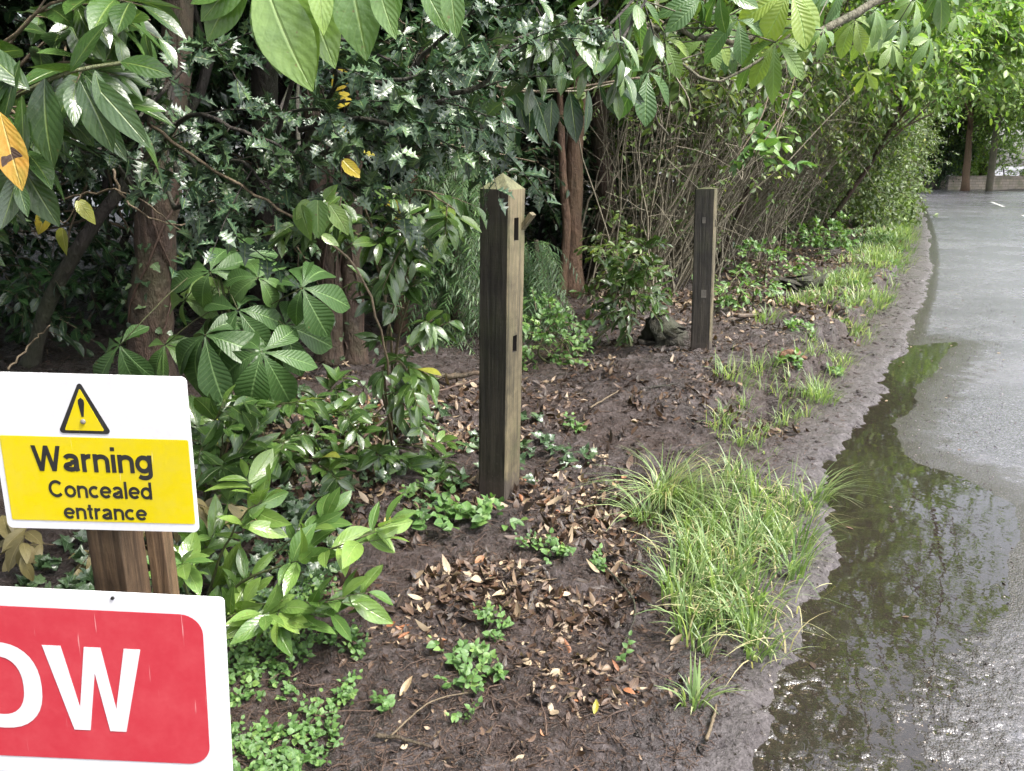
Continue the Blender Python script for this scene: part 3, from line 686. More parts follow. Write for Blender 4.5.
def arc(cx, cy, rx, ry, a0, a1, n=14):
    return [(cx + rx * math.cos(R(a)), cy + ry * math.sin(R(a))) for a in np.linspace(a0, a1, n)]
def stroke_word(body, box, parent, y, w):
    """sans-serif lettering from flat strokes: each letter is lines and arcs of width w (em units)"""
    X = .53; h = w / 2; x = 0.0; strokes = []
    def bar(x0, y0, x1, y1): strokes.append([(x + x0 - h, y0), (x + x0 + h, y0), (x + x1 + h, y1), (x + x1 - h, y1)])
    def path(pts): 
        p = np.array(pts); T = np.gradient(p, axis=0); T /= np.linalg.norm(T, axis=1)[:, None]; nn = np.stack([-T[:, 1], T[:, 0]], 1) * h
        strokes.append((p + nn + (x, 0), p - nn + (x, 0)))
    for ch in body:
        if ch == 'W':
            q = [(.05, .74), (.24, 0), (.43, .74), (.62, 0), (.81, .74)]; k = .86
            for a, b in zip(q[:-1], q[1:]): bar(a[0], a[1], b[0], b[1])
            x += .90
        elif ch == 'C': path(arc(.36, .37, .29, .37 - h, 42, 318, 26)); x += .72
        elif ch == 'a':
            path(arc(.25, .36, .17, .17 - h, 165, 20, 10) + [(.42, .34), (.42, .10), (.445, .02)]); path(arc(.235, .145, .165, .145 - h, 78, 372, 18)[:-3] + [(.41, .2)]); path([(.24, .29 - h * .4), (.33, .305 - h * .4), (.42, .34 - h * .4)]); x += .55
        elif ch == 'r': bar(.08, 0, .08, X); path(arc(.27, .30, .19, .23 - h, 180, 78, 10)); x += .35
        elif ch == 'n': bar(.08, 0, .08, X); path(arc(.26, .33, .18, .20 - h, 180, 0, 14) + [(.44, .15), (.44, 0)]); x += .54
        elif ch == 'i': bar(.08, 0, .08, X); bar(.08, .63, .08, .74); x += .19
        elif ch == 'l': bar(.08, 0, .08, .74); x += .19
        elif ch == 'g': path(arc(.25, .265, .19, .265 - h, 0, 360, 24)); path([(.44, X), (.44, .0)] + arc(.25, -.03, .19, .17 - h, 0, -150, 10)); x += .56
        elif ch == 'o': path(arc(.27, .265, .21, .265 - h, 0, 360, 26)); x += .57
        elif ch == 'c': path(arc(.27, .265, .21, .265 - h, 48, 312, 20)); x += .52
        elif ch == 'e': path(arc(.27, .265, .21, .265 - h, 3, 320, 22)); strokes.append([(x + .06, .265 - h * .8), (x + .50, .265 - h * .8), (x + .50, .265 + h * .8), (x + .06, .265 + h * .8)]); x += .56
        elif ch == 'd': path(arc(.26, .265, .20, .265 - h, 0, 360, 24)); bar(.46, 0, .46, .74); x += .58
        elif ch == 't': path([(.15, .68), (.15, .12)] + arc(.24, .12, .09, .12 - h, 190, 280, 6)); strokes.append([(x + .02, X - w * .9), (x + .29, X - w * .9), (x + .29, X), (x + .02, X)]); x += .33
        x += .01
    V = []; Fq = []; zi = []
    for k, st in enumerate(strokes):
        if isinstance(st, tuple):
            a, b = st; n0 = len(V)
            for p, q in zip(a, b): V += [tuple(p), tuple(q)]; zi += [k, k]
            for i in range(len(a) - 1): Fq.append([n0 + 2 * i + 1, n0 + 2 * i + 3, n0 + 2 * i + 2, n0 + 2 * i])
        else:
            n0 = len(V); V += st; zi += [k] * 4; Fq.append([n0, n0 + 1, n0 + 2, n0 + 3])
    V = np.array(V); mn = V.min(0); mx = V.max(0); x0, x1, z0, z1 = box
    out = np.stack([x0 + (V[:, 0] - mn[0]) / (mx[0] - mn[0]) * (x1 - x0), -np.array(zi) % 5 * .00006, z0 + (V[:, 1] - mn[1]) / (mx[1] - mn[1]) * (z1 - z0)], -1)
    me = np_mesh('lettering', out, np.array(Fq), smooth=False); o = link('lettering', me, M['sign_black']); o.parent = parent; o.location = (0, y, 0)
# warning sign on its post
WY = 1.55; c = P(95, 454, WY)
base = (-.905, WY + .095, gz(c[0], WY))
ws = empty('warning_sign', base, 'white and yellow concealed entrance warning sign on a brown timber post', 'sign')
mb = MB(); mb.box((0, 0, .32), (.088, .075, 1.14), np.array(Matrix.Rotation(R(-14), 3, 'Z'))); o = mb.build('post', M['post_brown'], None, False); o.parent = ws
bv = o.modifiers.new('b', 'BEVEL'); bv.width = .003; bv.segments = 2
mb = MB(); mb.box((.070, .060, .24), (.042, .05, 1.0)); o = mb.build('brace_timber', M['post_brown'], None, False); o.parent = ws
bv = o.modifiers.new('b', 'BEVEL'); bv.width = .003; bv.segments = 2
pw, ph = .408, .345; kx, kz = pw / 196., ph / 158.
pz = bmobj('sign_panel', panel(pw, ph, .004, .012), M['white'], ws, (c[0] + .905, -.095, c[2] - base[2]), (0, R(1.6), R(0)))
def wb(u0, u1, v0, v1): return ((u0 - 95) * kx, (u1 - 95) * kx, (454 - v1) * kz, (454 - v0) * kz)
x0, x1, z0, z1 = wb(3, 190, 437, 524)
b = panel(x1 - x0, z1 - z0, .001, .004); bmobj('yellow_field', b, M['sign_yellow'], pz, ((x0 + x1) / 2, -.0028, (z0 + z1) / 2))
ax, bx_, z0, z1 = wb(62, 115, 381, 433)
def rtri(cx, z0, z1, hw, r):
    P3 = [np.array((cx - hw, z0)), np.array((cx + hw, z0)), np.array((cx, z1))]; out = []
    for k in range(3):
        p = P3[k]; a = norm(P3[k - 1] - p); b2 = norm(P3[(k + 1) % 3] - p)
        for f in np.linspace(0, 1, 5): out.append(tuple(p + a * r * (1 - f) ** 1.5 + b2 * r * f ** 1.5))
    return out
cx_ = (ax + bx_) / 2; hwid = (bx_ - ax) / 2
bmobj('warning_triangle', polyplate(rtri(cx_, z0, z1, hwid, .010), .0012), M['sign_black'], pz, (0, -.0034, 0))
sh = .0085
tri = bmobj('triangle_field', polyplate(rtri(cx_, z0 + .0068, z1 - .0165, hwid - .0145, .003), .0008), M['sign_yellow'], pz, (0, -.0042, 0))
zc = (z0 + z1) / 2
bmobj('exclamation_mark', polyplate([(cx_ - .0022, zc - .020), (cx_ + .0022, zc - .020), (cx_ + .0062, zc + .008), (cx_ + .0058, zc + .016), (cx_, zc + .021), (cx_ - .0058, zc + .016), (cx_ - .0062, zc + .008)], .0006), M['sign_black'], pz, (0, -.0048, 0))
bm = bmesh.new(); bmesh.ops.create_uvsphere(bm, u_segments=14, v_segments=8, radius=.0055); bmesh.ops.scale(bm, vec=(1, .6, 1), verts=bm.verts)
bmobj('screw', bm, M['metal'], pz, (cx_, -.0058, zc - .030))
stroke_word('Warning', wb(32.5, 152, 446, 479), pz, -.0042, .135)
stroke_word('Concealed', wb(45, 149, 481, 499), pz, -.0042, .13)
stroke_word('entrance', wb(57, 142, 506, 521.5), pz, -.0042, .13)
# red sign, standing in front of that post
SY = 1.40; c = P(-62, 682, SY); SW, SH = 1.06, .44; tr = P(218.5, 597, SY)
rs_ = empty('slow_sign', (tr[0] - SW / 2, SY, gz(0, SY)), 'large red and white SLOW sign below the yellow warning sign', 'sign')
roll = R(3.1)
sp2 = empty('tmp', (0, 0, 0)); bpy.data.objects.remove(sp2)
pc = (0.0, 0, tr[2] - SH / 2 + .028 - rs_.location[2])
pn = bmobj('sign_panel', panel(SW, SH, .004, .010), M['white'], rs_, pc, (0, roll, 0))
k2 = 1.57 / F
bmobj('red_field', panel(SW - .09, SH - .082, .001, .045, 8), M['sign_red'], pn, (0, -.0028, 0))
# letters by hand: S L O W, cap height .16
ch = .199; zb = -.105
def plate_letter(nm, pts): bmobj(nm, polyplate(pts, .0006), M['white'], pn, (0, -.0042, 0))
def xr(u): return SW / 2 - (223.5 - u) * k2 * .985      # x on panel from photo column
W_ = [(34, 1), (53, 1), (66.5, .27), (77, 1), (94, 1), (104.5, .27), (118, 1), (135, 1), (113, 0), (96, 0), (85.5, .70), (75, 0), (58, 0)]
plate_letter('letter', [(xr(a), zb + b * ch) for a, b in reversed(W_)])
def ring(cx, cz, rx, rz, tk, n=36):
    bm = bmesh.new(); o_ = []; i_ = []
    for k in range(n):
        a = 2 * math.pi * k / n
        ca, sa = math.cos(a), math.sin(a); ca = math.copysign(abs(ca) ** .85, ca); sa = math.copysign(abs(sa) ** .85, sa)
        o_.append(bm.verts.new((cx + rx * ca, 0, cz + rz * sa))); i_.append(bm.verts.new((cx + (rx - tk) * ca, 0, cz + (rz - tk * .9) * sa)))
    for k in range(n): bm.faces.new([o_[k], o_[(k + 1) % n], i_[(k + 1) % n], i_[k]])
    return bm
bmobj('letter', ring(xr(-16), zb + ch / 2, 44 * k2, ch / 2 + .003, .037), M['white'], pn, (0, -.0042, 0))
Lx = xr(-128)
plate_letter('letter', [(Lx, zb), (Lx + .105, zb), (Lx + .105, zb + .03), (Lx + .034, zb + .03), (Lx + .034, zb + ch), (Lx, zb + ch)])
S = text_mesh('S', (Lx - .15, Lx - .035, zb - .002, zb + ch + .002), M['white'], pn, -.0042, .03); S.name = 'letter'
bm = bmesh.new(); bmesh.ops.create_cone(bm, cap_ends=True, segments=12, radius1=.0038, radius2=.0034, depth=.003); bmesh.ops.rotate(bm, matrix=Matrix.Rotation(R(90), 3, 'X'), verts=bm.verts)
bmobj('hole_disc', bm, M['sign_black'], pn, (xr(111), -.003, SH / 2 - .012))  # black disc laid on to stand for a dark open hole
mb = MB()
for sx in (-.42, .2): mb.box((sx, .03, pc[2] / 2 - .05), (.03, .03, pc[2] + .35))
o = mb.build('support_legs', M['metal']); o.parent = rs_
if True:
    bpy.data.objects.remove(o)
    for sx in (-.42, .2):
        mb = MB(); mb.box((sx, .02, pc[2] / 2 - .05), (.028, .028, pc[2] + .30)); o = mb.build('leg', M['metal'], None, False); o.parent = rs_

# ------------------------------------------------------------------ generic plants
def clump_points(c, r, n, ncl, cl_r, shell=.6, zmin=None):
    c = np.array(c, float); r = np.array(r, float)
    u = norm(rng.normal(size=(ncl, 3))); rad = shell + (1 - shell) * rng.random(ncl) ** .5
    cc = u * rad[:, None]
    pick = rng.integers(0, ncl, n)
    p = cc[pick] + rng.normal(size=(n, 3)) * cl_r
    W = c + p * r
    out = norm(p * np.array((1, 1, .7)) + 1e-6)
    if zmin is not None:
        k = W[:, 2] > zmin; W = W[k]; out = out[k]
    return W, out, c + cc * r
def plant(name, label, cat, base, cc, cr, n, tpl, leaf, mat, per=7, tw=.3, group=None, ncl=16, cl_r=.22, trunks=1, tr=.04, bark='bark', stemname='trunk', sag=.3, droop=.2, shell=.6, hi=False, limbs=True, twr=.003, zmin=None, outw=.8, upw=.8, hang=0.0, wid=1.0, wander=.25, first=None, lims=12):
    bz = gz(base[0], base[1]) - .03
    root = empty(name, (base[0], base[1], bz), label, cat, group)
    lm = MB(); tm = MB()
    A, out, cen = clump_points(cc, cr, n, ncl, cl_r, shell, zmin if zmin is not None else .12)
    D = norm(out * outw + rng.normal(size=A.shape) * .5 + np.array((0, 0, .15)))
    L = tw * (.6 + .8 * rng.random(len(A)))
    twig_leaves(lm, tm, A, D, L, tpl, leaf, per, sag, droop, tr=twr, upw=upw, hang=hang, wid=wid)
    cc = np.array(cc, float)
    if limbs:
        tops = []
        for k in range(trunks):
            b = np.array((base[0] + rng.normal() * .12 * (trunks > 1), base[1] + rng.normal() * .12 * (trunks > 1), bz))
            top = cc + rng.normal(size=3) * np.array(cr) * .25; top[2] = cc[2] + cr[2] * .3
            mid = b * .5 + top * .5 + rng.normal(size=3) * wander * np.array((1, 1, 0)); mid[2] = (b[2] + top[2]) / 2
            pth = curve([b, mid, top], 16, tr * .3)
            mb = MB(); rads = tr * np.linspace(1.15, .45, 16); rads[0] *= 1.35; rads[1] *= 1.1
            mb.tube(pth, rads, 9, lump=.18); mb.build(stemname, M[bark], root)
            tops.append(pth)
        idx = rng.permutation(len(cen))[:lims]
        for q in idx:
            pth = tops[rng.integers(0, trunks)]; k0 = rng.integers(6, 15); s0 = pth[k0]
            md = (s0 + cen[q]) / 2 + rng.normal(size=3) * .08 * np.linalg.norm(cen[q] - s0); 
            tm.tube(curve([s0, md, cen[q]], 7), np.linspace(tr * .4, tr * .12, 7), 5, lump=.1)
    lm.build('foliage', M[mat], root); tm.build('branches', M['twig'] if tr < .05 else M[bark], root)
    return root

# ------------------------------------------------------------------ trees whose trunks show in the wood
def ivy_on(root, path, n, size=.05, r=.1):
    lm = MB(); path = np.array(path); k = rng.integers(0, len(path), n)
    a = rng.random(n) * 2 * np.pi; rr_ = r * (1 + .5 * rng.random(n))
    out = np.stack([np.cos(a), -np.abs(np.sin(a)), np.zeros(n)], -1)
    ps_ = path[k] + out * rr_[:, None] + rng.normal(size=(n, 3)) * .03
    put_leaves(lm, 'ivy', ps_, out * .4 + rng.normal(size=(n, 3)) * .5 + np.array((0, 0, -.7)), out + np.array((0, 0, .5)) + rng.normal(size=(n, 3)) * .3, size * (.6 + .7 * rng.random(n)), .1, .15)
    lm.build('ivy_leaves', M['ivy'], root)
    # climbing stems
    for q in range(2):
        mb = MB(); ph_ = rng.random() * 6; pp = path + np.stack([np.cos(ph_ + np.arange(len(path)) * .35) * r * 1.05, -np.abs(np.sin(ph_ + np.arange(len(path)) * .35)) * r * 1.05, np.zeros(len(path))], -1)
        mb.tube(pp, .006, 5); mb.build('ivy_stem', M['deadtwig'], root)
def wood_tree(label, base, pix, radius, bark, crown=None, ivy=0, leaf_mat_='canopy_cool', n=700, name='tree', nl=.16):
    """trunk through photo points (u, v, depth) with a crown high above"""
    bz = gz(base[0], base[1]) - .05
    root = empty(name, (base[0], base[1], bz), label, 'tree')
    pts = [np.array((base[0], base[1], bz))] + [P(*q) for q in pix]
    top = pts[-1]; pts.append(top + np.array((pts[-1] - pts[-2])) * .6 + np.array((0, 0, 1.3)))
    pth = curve(pts, 26, radius * .2); r = radius * np.linspace(1.1, .55, 26); r[0] *= 1.5; r[1] *= 1.2
    mb = MB(); mb.tube(pth, r, 12, lump=.12); mb.build('trunk', M[bark], root)
    if ivy: ivy_on(root, pth[:16], ivy, r=radius)
    if crown is not None:
        cc = pth[-1] + np.array(crown[0]); lm = MB(); tm = MB()
        A, out, cen = clump_points(cc, crown[1], n, 22, .2, .45)
        twig_leaves(lm, tm, A, norm(out + rng.normal(size=A.shape) * .5), .5 * (.6 + .8 * rng.random(len(A))), 'lo', nl, 7, .3, tr=.004)
        for c_ in cen[:14]: tm.tube(curve([pth[20 + rng.integers(0, 5)], (pth[-1] + c_) / 2 + rng.normal(size=3) * .2, c_], 6), np.linspace(radius * .45, .012, 6), 6)
        lm.build('crown', M[leaf_mat_], root); tm.build('branches', M[bark], root)
    return root, pth
b = P(150, 385, 4.4); wood_tree('ivy-clad brown tree trunk behind the warning sign', b[:2], [(152, 300, 4.4), (160, 200, 4.4), (172, 90, 4.5), (178, 0, 4.6)], .115, 'bark', ((-.4, .5, 1.6), (2.2, 2.0, 1.3)), ivy=110)
b = P(333, 392, 5.2); wood_tree('left of the two dark brown stems growing side by side behind the laurel', b[:2], [(330, 300, 5.2), (322, 190, 5.2), (310, 60, 5.3), (300, -20, 5.3)], .085, 'bark', ((0, .6, 1.5), (1.8, 1.8, 1.2)), ivy=60, n=500)
b = P(357, 392, 5.25); wood_tree('right of the two dark brown stems growing side by side behind the laurel', b[:2], [(352, 300, 5.25), (352, 190, 5.3), (362, 60, 5.4), (370, -20, 5.4)], .075, 'bark', ((.6, 1.0, 1.5), (1.8, 1.8, 1.2)), ivy=30, n=500)
b = P(402, 330, 6.3); wood_tree('slim pale brown leaning stem between the twin stems and the nearer post', b[:2], [(402, 290, 6.3), (405, 230, 6.3), (416, 160, 6.3), (428, 90, 6.4)], .05, 'bark_pale', None)
b = P(573, 268, 8.5); wood_tree('tall reddish brown tree trunk standing beyond the nearer post', b[:2], [(573, 220, 8.5), (575, 150, 8.5), (580, 70, 8.5), (584, 0, 8.6)], .10, 'bark_pale', ((0, .8, 1.8), (2.6, 2.2, 1.6)), n=900, leaf_mat_='canopy')
b = P(562, 268, 8.4); wood_tree('thin reddish stem hugging the left of the tall reddish trunk', b[:2], [(566, 230, 8.4), (562, 160, 8.4), (560, 100, 8.5), (556, 30, 8.5)], .045, 'bark_pale', None)
b = P(600, 275, 9.2); wood_tree('short dark forked trunk right of the tall reddish trunk', b[:2], [(604, 240, 9.2), (606, 190, 9.2), (600, 130, 9.3)], .14, 'bark', None)
b = P(20, 330, 5.2); wood_tree('black leaning trunk crossing the shade at the far left', b[:2], [(50, 300, 5.2), (90, 230, 5.2), (150, 150, 5.3), (210, 60, 5.5)], .048, 'bark_dark', ((.2, .6, 1.4), (2.0, 2.0, 1.2)), n=500)
b = P(285, 300, 8.5); wood_tree('dim tree trunk deep in the shade between the ivy-clad trunk and the twin stems', b[:2], [(284, 200, 8.5), (286, 100, 8.5), (292, 0, 8.6)], .13, 'bark_dark', ((0, .5, 1.6), (2.6, 2.2, 1.5)), n=600)
b = P(470, 280, 10.0); wood_tree('dim tree trunk deep in the shade directly behind the nearer post', b[:2], [(466, 200, 10), (462, 100, 10), (455, 0, 10)], .14, 'bark_dark', ((0, .5, 1.6), (2.8, 2.2, 1.5)), n=600)

# ------------------------------------------------------------------ dark shrubs that close the wood behind
bk = [(-5.6, 6.2, 2.3, 2.6), (-3.9, 7.6, 2.0, 2.9), (-2.0, 8.6, 1.8, 3.0), (-.4, 10.2, 1.9, 3.2), (1.0, 12.0, 1.8, 3.3), (2.6, 14.6, 1.9, 3.4), (-4.0, 11.5, 2.4, 3.8), (-7.0, 9.5, 2.4, 3.8), (-1.2, 14.0, 2.6, 4.0), (1.6, 17.0, 2.6, 4.2)]
wh = ['at the far left edge of the wood', 'left of the ivy-clad trunk, second row', 'behind the ivy-clad trunk', 'behind the twin stems', 'behind the nearer post', 'behind the reddish trunk', 'in the back row behind the twin stems', 'in the back row at the far left', 'in the back row behind the nearer post', 'in the back row behind the twiggy hedge']
for (x, y, r, h), t_ in zip(bk, wh):
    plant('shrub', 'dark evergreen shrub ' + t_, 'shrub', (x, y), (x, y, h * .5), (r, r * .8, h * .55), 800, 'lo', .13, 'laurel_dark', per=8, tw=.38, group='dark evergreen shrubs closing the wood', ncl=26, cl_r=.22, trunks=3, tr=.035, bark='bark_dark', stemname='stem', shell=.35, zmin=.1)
for (x, y, z, r, t_) in [(-6.5, 9, 5.2, 2.6, 'at the far left'), (-3.6, 10.5, 5.6, 2.6, 'behind the ivy-clad trunk'), (-.8, 12, 5.6, 2.6, 'behind the nearer post'), (1.6, 14, 5.6, 2.6, 'behind the reddish trunk'), (-2.6, 7.0, 3.6, 1.5, 'low between the trunks'), (-9, 16, 4.8, 3.2, 'in the farthest row, left'), (-5, 17.5, 4.8, 3.2, 'in the farthest row, second from left'), (-1.2, 18.5, 5, 3.2, 'in the farthest row, third from left'), (2.8, 21, 5, 3.2, 'in the farthest row, right'), (-6.2, 2.2, 3.2, 2.2, 'added unseen at the left to block sky light'), (-7.5, 5.5, 4.0, 2.6, 'added unseen farther in at the left to block sky light'), (-4.8, -2.0, 3.2, 2.2, 'added unseen behind the signs to block sky light'), (-4.6, 5.4, 3.4, 1.5, 'low at the left'), (-.6, 8.2, 3.6, 1.4, 'low beside the reddish trunk')]:  # unseen trees at the left and behind are added to cut sky light
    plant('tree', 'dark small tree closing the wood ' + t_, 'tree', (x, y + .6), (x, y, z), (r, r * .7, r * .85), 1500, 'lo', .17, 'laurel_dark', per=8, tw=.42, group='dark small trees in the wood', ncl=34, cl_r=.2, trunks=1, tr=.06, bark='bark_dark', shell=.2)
for (x, y, t_) in [(-13, 21, 'left'), (-6, 24, 'middle'), (1.5, 27, 'right')]:
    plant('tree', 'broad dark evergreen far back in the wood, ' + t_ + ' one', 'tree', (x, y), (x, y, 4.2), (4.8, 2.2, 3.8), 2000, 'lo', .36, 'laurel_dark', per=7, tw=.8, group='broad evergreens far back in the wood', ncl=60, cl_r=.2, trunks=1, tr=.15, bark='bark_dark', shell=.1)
# overhead crowns out of view, added to shade the wood
for k, (x, y, z, r, t_) in enumerate([(-3.2, 3.2, 4.6, 2.4, 'over the warning sign'), (-1.6, 6.2, 5.2, 2.6, 'over the twin stems'), (-5.5, 7.5, 5.5, 3.0, 'over the far left of the wood'), (1.0, 9.5, 5.6, 2.6, 'over the reddish trunk'), (-2.5, 11.5, 7.5, 3.2, 'over the back of the wood'), (-3.0, -.8, 5.0, 2.6, 'behind the photographer, left')]):
    plant('tree', 'tall broadleaf tree added for shade, spreading ' + t_, 'tree', (x - .6, y + .8), (x, y, z), (r, r, 1.3), 1700, 'lo', .20, 'canopy_cool', per=8, tw=.5, group='tall broadleaf trees added to shade the wood', ncl=30, cl_r=.2, trunks=1, tr=.11, bark='bark_dark', shell=.3)

# ------------------------------------------------------------------ yew behind the nearer post
def conifer(label, base, us, vs, depth, n):
    root = empty('conifer', (*base[:2], gz(*base[:2])), label, 'conifer')
    lm = MB(); tm = MB()
    u = rng.uniform(*us, n); v = rng.uniform(*vs, n); d = depth + rng.random(n) * .9
    A = np.array([P(a, b_, c_) for a, b_, c_ in zip(u, v, d)]); A = A[A[:, 2] > .15]
    D = norm(np.stack([rng.normal(size=len(A)) * .5 + .1, -.5 + rng.normal(size=len(A)) * .3, -.2 + rng.normal(size=len(A)) * .25], -1))
    L = .32 * (.6 + .8 * rng.random(len(A)))
    C = many_tubes(tm, A, D, L, .003, .001, .8, 4)
    per = 22
    t = np.linspace(.05, 1, per); base_ = A[:, None] + D[:, None] * (L[:, None] * t)[..., None]; base_[..., 2] -= .8 * L[:, None] * t ** 2
    tan = norm(D[:, None] + np.array((0, 0, -1.)) * (1.6 * t)[..., None]); side = norm(np.cross(tan, LIGHT)) * np.where(np.arange(per) % 2 == 0, 1, -1)[None, :, None]
    dd = tan * .9 + side; nn = len(A) * per
    put_leaves(lm, 'needle', base_.reshape(-1, 3), dd.reshape(-1, 3) + rng.normal(size=(nn, 3)) * .15, np.tile(LIGHT, (nn, 1)), .06 * (.6 + .8 * rng.random(nn)), .3, 0, 1.6, np.repeat(rng.random(len(A)), per) * .7 + .3 * rng.random(nn))
    mb = MB(); mb.tube(curve([(*base[:2], gz(*base[:2]) - .05), P((us[0] + us[1]) / 2, vs[0], depth + .5)], 8), np.linspace(.04, .02, 8), 8); mb.build('trunk', M['bark'], root)
    lm.build('fronds', M['yew'], root); tm.build('branches', M['stem'], root)
conifer('feathery green conifer with drooping sprays left of the nearer post', P(455, 350, 6.4), (425, 480), (150, 350), 5.9, 320)
conifer('feathery green conifer just right of the nearer post', P(540, 330, 6.6), (520, 552), (240, 330), 6.2, 170)

# ------------------------------------------------------------------ twiggy cut hedge
stem_lab = ['left end, beside the reddish trunk', 'just left of the farther post', 'directly behind the farther post', 'just right of the farther post', 'before the leafy overhang', 'where the hedge turns dark']
hg = [(7.9, 2.95), (9.2, 3.1), (10.6, 3.1), (12.2, 3.0), (14.0, 2.9), (16.2, 2.7)]
ALONG = np.array((.455, .89))
for k, (yy_, s) in enumerate(hg):
    c = RS(yy_, s); root = empty('hedge_shrub', (c[0], c[1], gz(*c)), 'bare twiggy hedge shrub with pale stems, ' + stem_lab[k], 'shrub', 'bare twiggy hedge shrubs')
    tm = MB(); nst = 110 - 9 * k
    al = rng.normal(size=nst) * .65; ac = rng.normal(size=nst) * .35
    A = np.stack([c[0] + al * ALONG[0] + ac * ND[0], c[1] + al * ALONG[1] + ac * ND[1], np.zeros(nst)], -1); A[:, 2] = hgt(A[:, 0], A[:, 1]) - .02
    D = norm(np.stack([.22 + rng.normal(size=nst) * .30, -.12 + rng.normal(size=nst) * .28, np.ones(nst)], -1))
    L = 1.7 + 1.5 * rng.random(nst)
    C = many_tubes(tm, A, D, L, .009 + .008 * rng.random(nst), .003, -.0, 6, 4, wob=.035)
    # arching: side twigs
    nn = 480; pk = rng.integers(0, nst, nn); kk = rng.integers(1, 7, nn); B = C[pk, kk]
    D2 = norm(D[pk] * .6 + rng.normal(size=(nn, 3)) * .6 + np.array((.15, -.2, .15))); L2 = .3 + .6 * rng.random(nn)
    C2 = many_tubes(tm, B, D2, L2, .0042, .0015, rng.normal(size=nn) * .35, 4, 3, wob=.06)
    nn3 = 520; pk = rng.integers(0, nn, nn3); B3 = C2[pk, rng.integers(1, 5, nn3)]
    many_tubes(tm, B3, norm(rng.normal(size=(nn3, 3)) + np.array((.1, -.3, .1))), .15 + .3 * rng.random(nn3), .002, .0009, .2, 3, 3, wob=.08)
    tm.build('stems', M['bare'], root)
    lm = MB(); t2 = MB()
    top = np.array((c[0] + .45, c[1] - .25, 3.0 + .1 * k)); n_ = 420 + 90 * k
    A, out, cen = clump_points(top, (1.15, 1.0, .95), n_, 18, .25, .4, 1.5)
    twig_leaves(lm, t2, A, norm(out + rng.normal(size=A.shape) * .5), .3 * (.6 + .8 * rng.random(len(A))), 'lo', .10, 8, .35, upw=.7)
    twf = (130, 160, 260, 420, 560, 700)[k]; q_ = np.array((c[0] + .75, c[1] - .35, 2.35 + .03 * k)) + rng.normal(size=(twf, 3)) * np.array((.55, .6, .42))
    twig_leaves(lm, t2, q_, norm(rng.normal(size=(twf, 3)) + np.array((.6, -.6, -.5))), .24, 'lo', .085, 7, .35, upw=.7, rnd_shift=.12)
    # a few leaves low down
    n2 = 330; B = C[rng.integers(0, nst, n2), np.minimum(6, 1 + (6 * rng.random(n2) ** .55).astype(int))]
    twig_leaves(lm, t2, B, norm(rng.normal(size=(n2, 3)) + np.array((.3, -.6, .1))), .2, 'lo', .06, 6, .3)
    lm.build('foliage', M['hedge'], root); t2.build('twigs', M['twig'], root)

# ------------------------------------------------------------------ leafy hedge and trees running up the left of the road
lf = [(15.0, 2.4, 1.7, 3.9, 3.4, 'just past the twiggy stems'), (18.2, 1.9, 1.6, 3.2, 2.6, 'half way to the bend'), (21.5, 1.8, 1.7, 3.4, 3.0, 'two thirds of the way to the bend'), (26, 1.7, 1.9, 3.8, 3.4, 'before the last shrub at the bend'), (32, 1.7, 2.2, 4.4, 4.0, 'last before the bend')]
for (yy_, s, r, h, cz, t_) in lf:
    c = RS(yy_, s + .6)
    plant('leafy_shrub', 'green leafy roadside shrub ' + t_, 'shrub', c, (c[0], c[1], h * .5), (r, r, h * .55), 1250, 'lo', .12, 'hedge', per=8, tw=.36, group='green leafy shrubs along the left verge', ncl=34, cl_r=.2, trunks=3, tr=.03, bark='bark', stemname='stem', shell=.55, zmin=.1)
ot = [(10, 1.2, 4.0, 1.6, 'canopy', 'low over the verge beyond the farther post'), (14.2, .5, 3.7, 1.7, 'canopy', 'arching low towards the road'), (11.5, 3.4, 4.3, 2.2, 'canopy', 'over the farther post'), (15.5, 2.6, 5.0, 2.6, 'canopy', 'above the twiggy hedge'), (21, 2.6, 5.6, 3.0, 'canopy', 'above the leafy shrubs'), (28, 2.9, 7.0, 3.6, 'canopy', 'nearer the bend'), (38, 3.5, 8.0, 4.6, 'canopy', 'at the bend')]
for (yy_, s, z, r, mt, t_) in ot:
    c = RS(yy_, s + .4)
    plant('tree', 'bright green tree leaning out on the left ' + t_, 'tree', RS(yy_, s + 1.5), (c[0], c[1], z), (r, r, r * .85), 1500, 'lo', .14 + .002 * yy_, mt, per=8, tw=.5, group='bright green trees on the left of the road', ncl=40, cl_r=.18, trunks=1, tr=.045 if r < 2 else .10, bark='bark', shell=.5, lims=20)
for (yy_, s_, z, r, n_, t_) in [(17, .4, 10.5, 3.8, 420, 'high over the road beyond the farther post'), (24, -.6, 13.0, 4.8, 540, 'highest over the road half way to the bend'), (33, .5, 14.5, 5.6, 620, 'high over the road before the bend')]:
    c = RS(yy_, s_)
    plant('tree', 'tall open-crowned tree ' + t_, 'tree', RS(yy_, 2.6), (c[0], c[1], z), (r, r, r * .7), n_, 'lo', .2, 'canopy', per=7, tw=.7, group='tall open-crowned trees on the left of the road', ncl=30, cl_r=.17, trunks=1, tr=.14, bark='bark', shell=.5, lims=20)
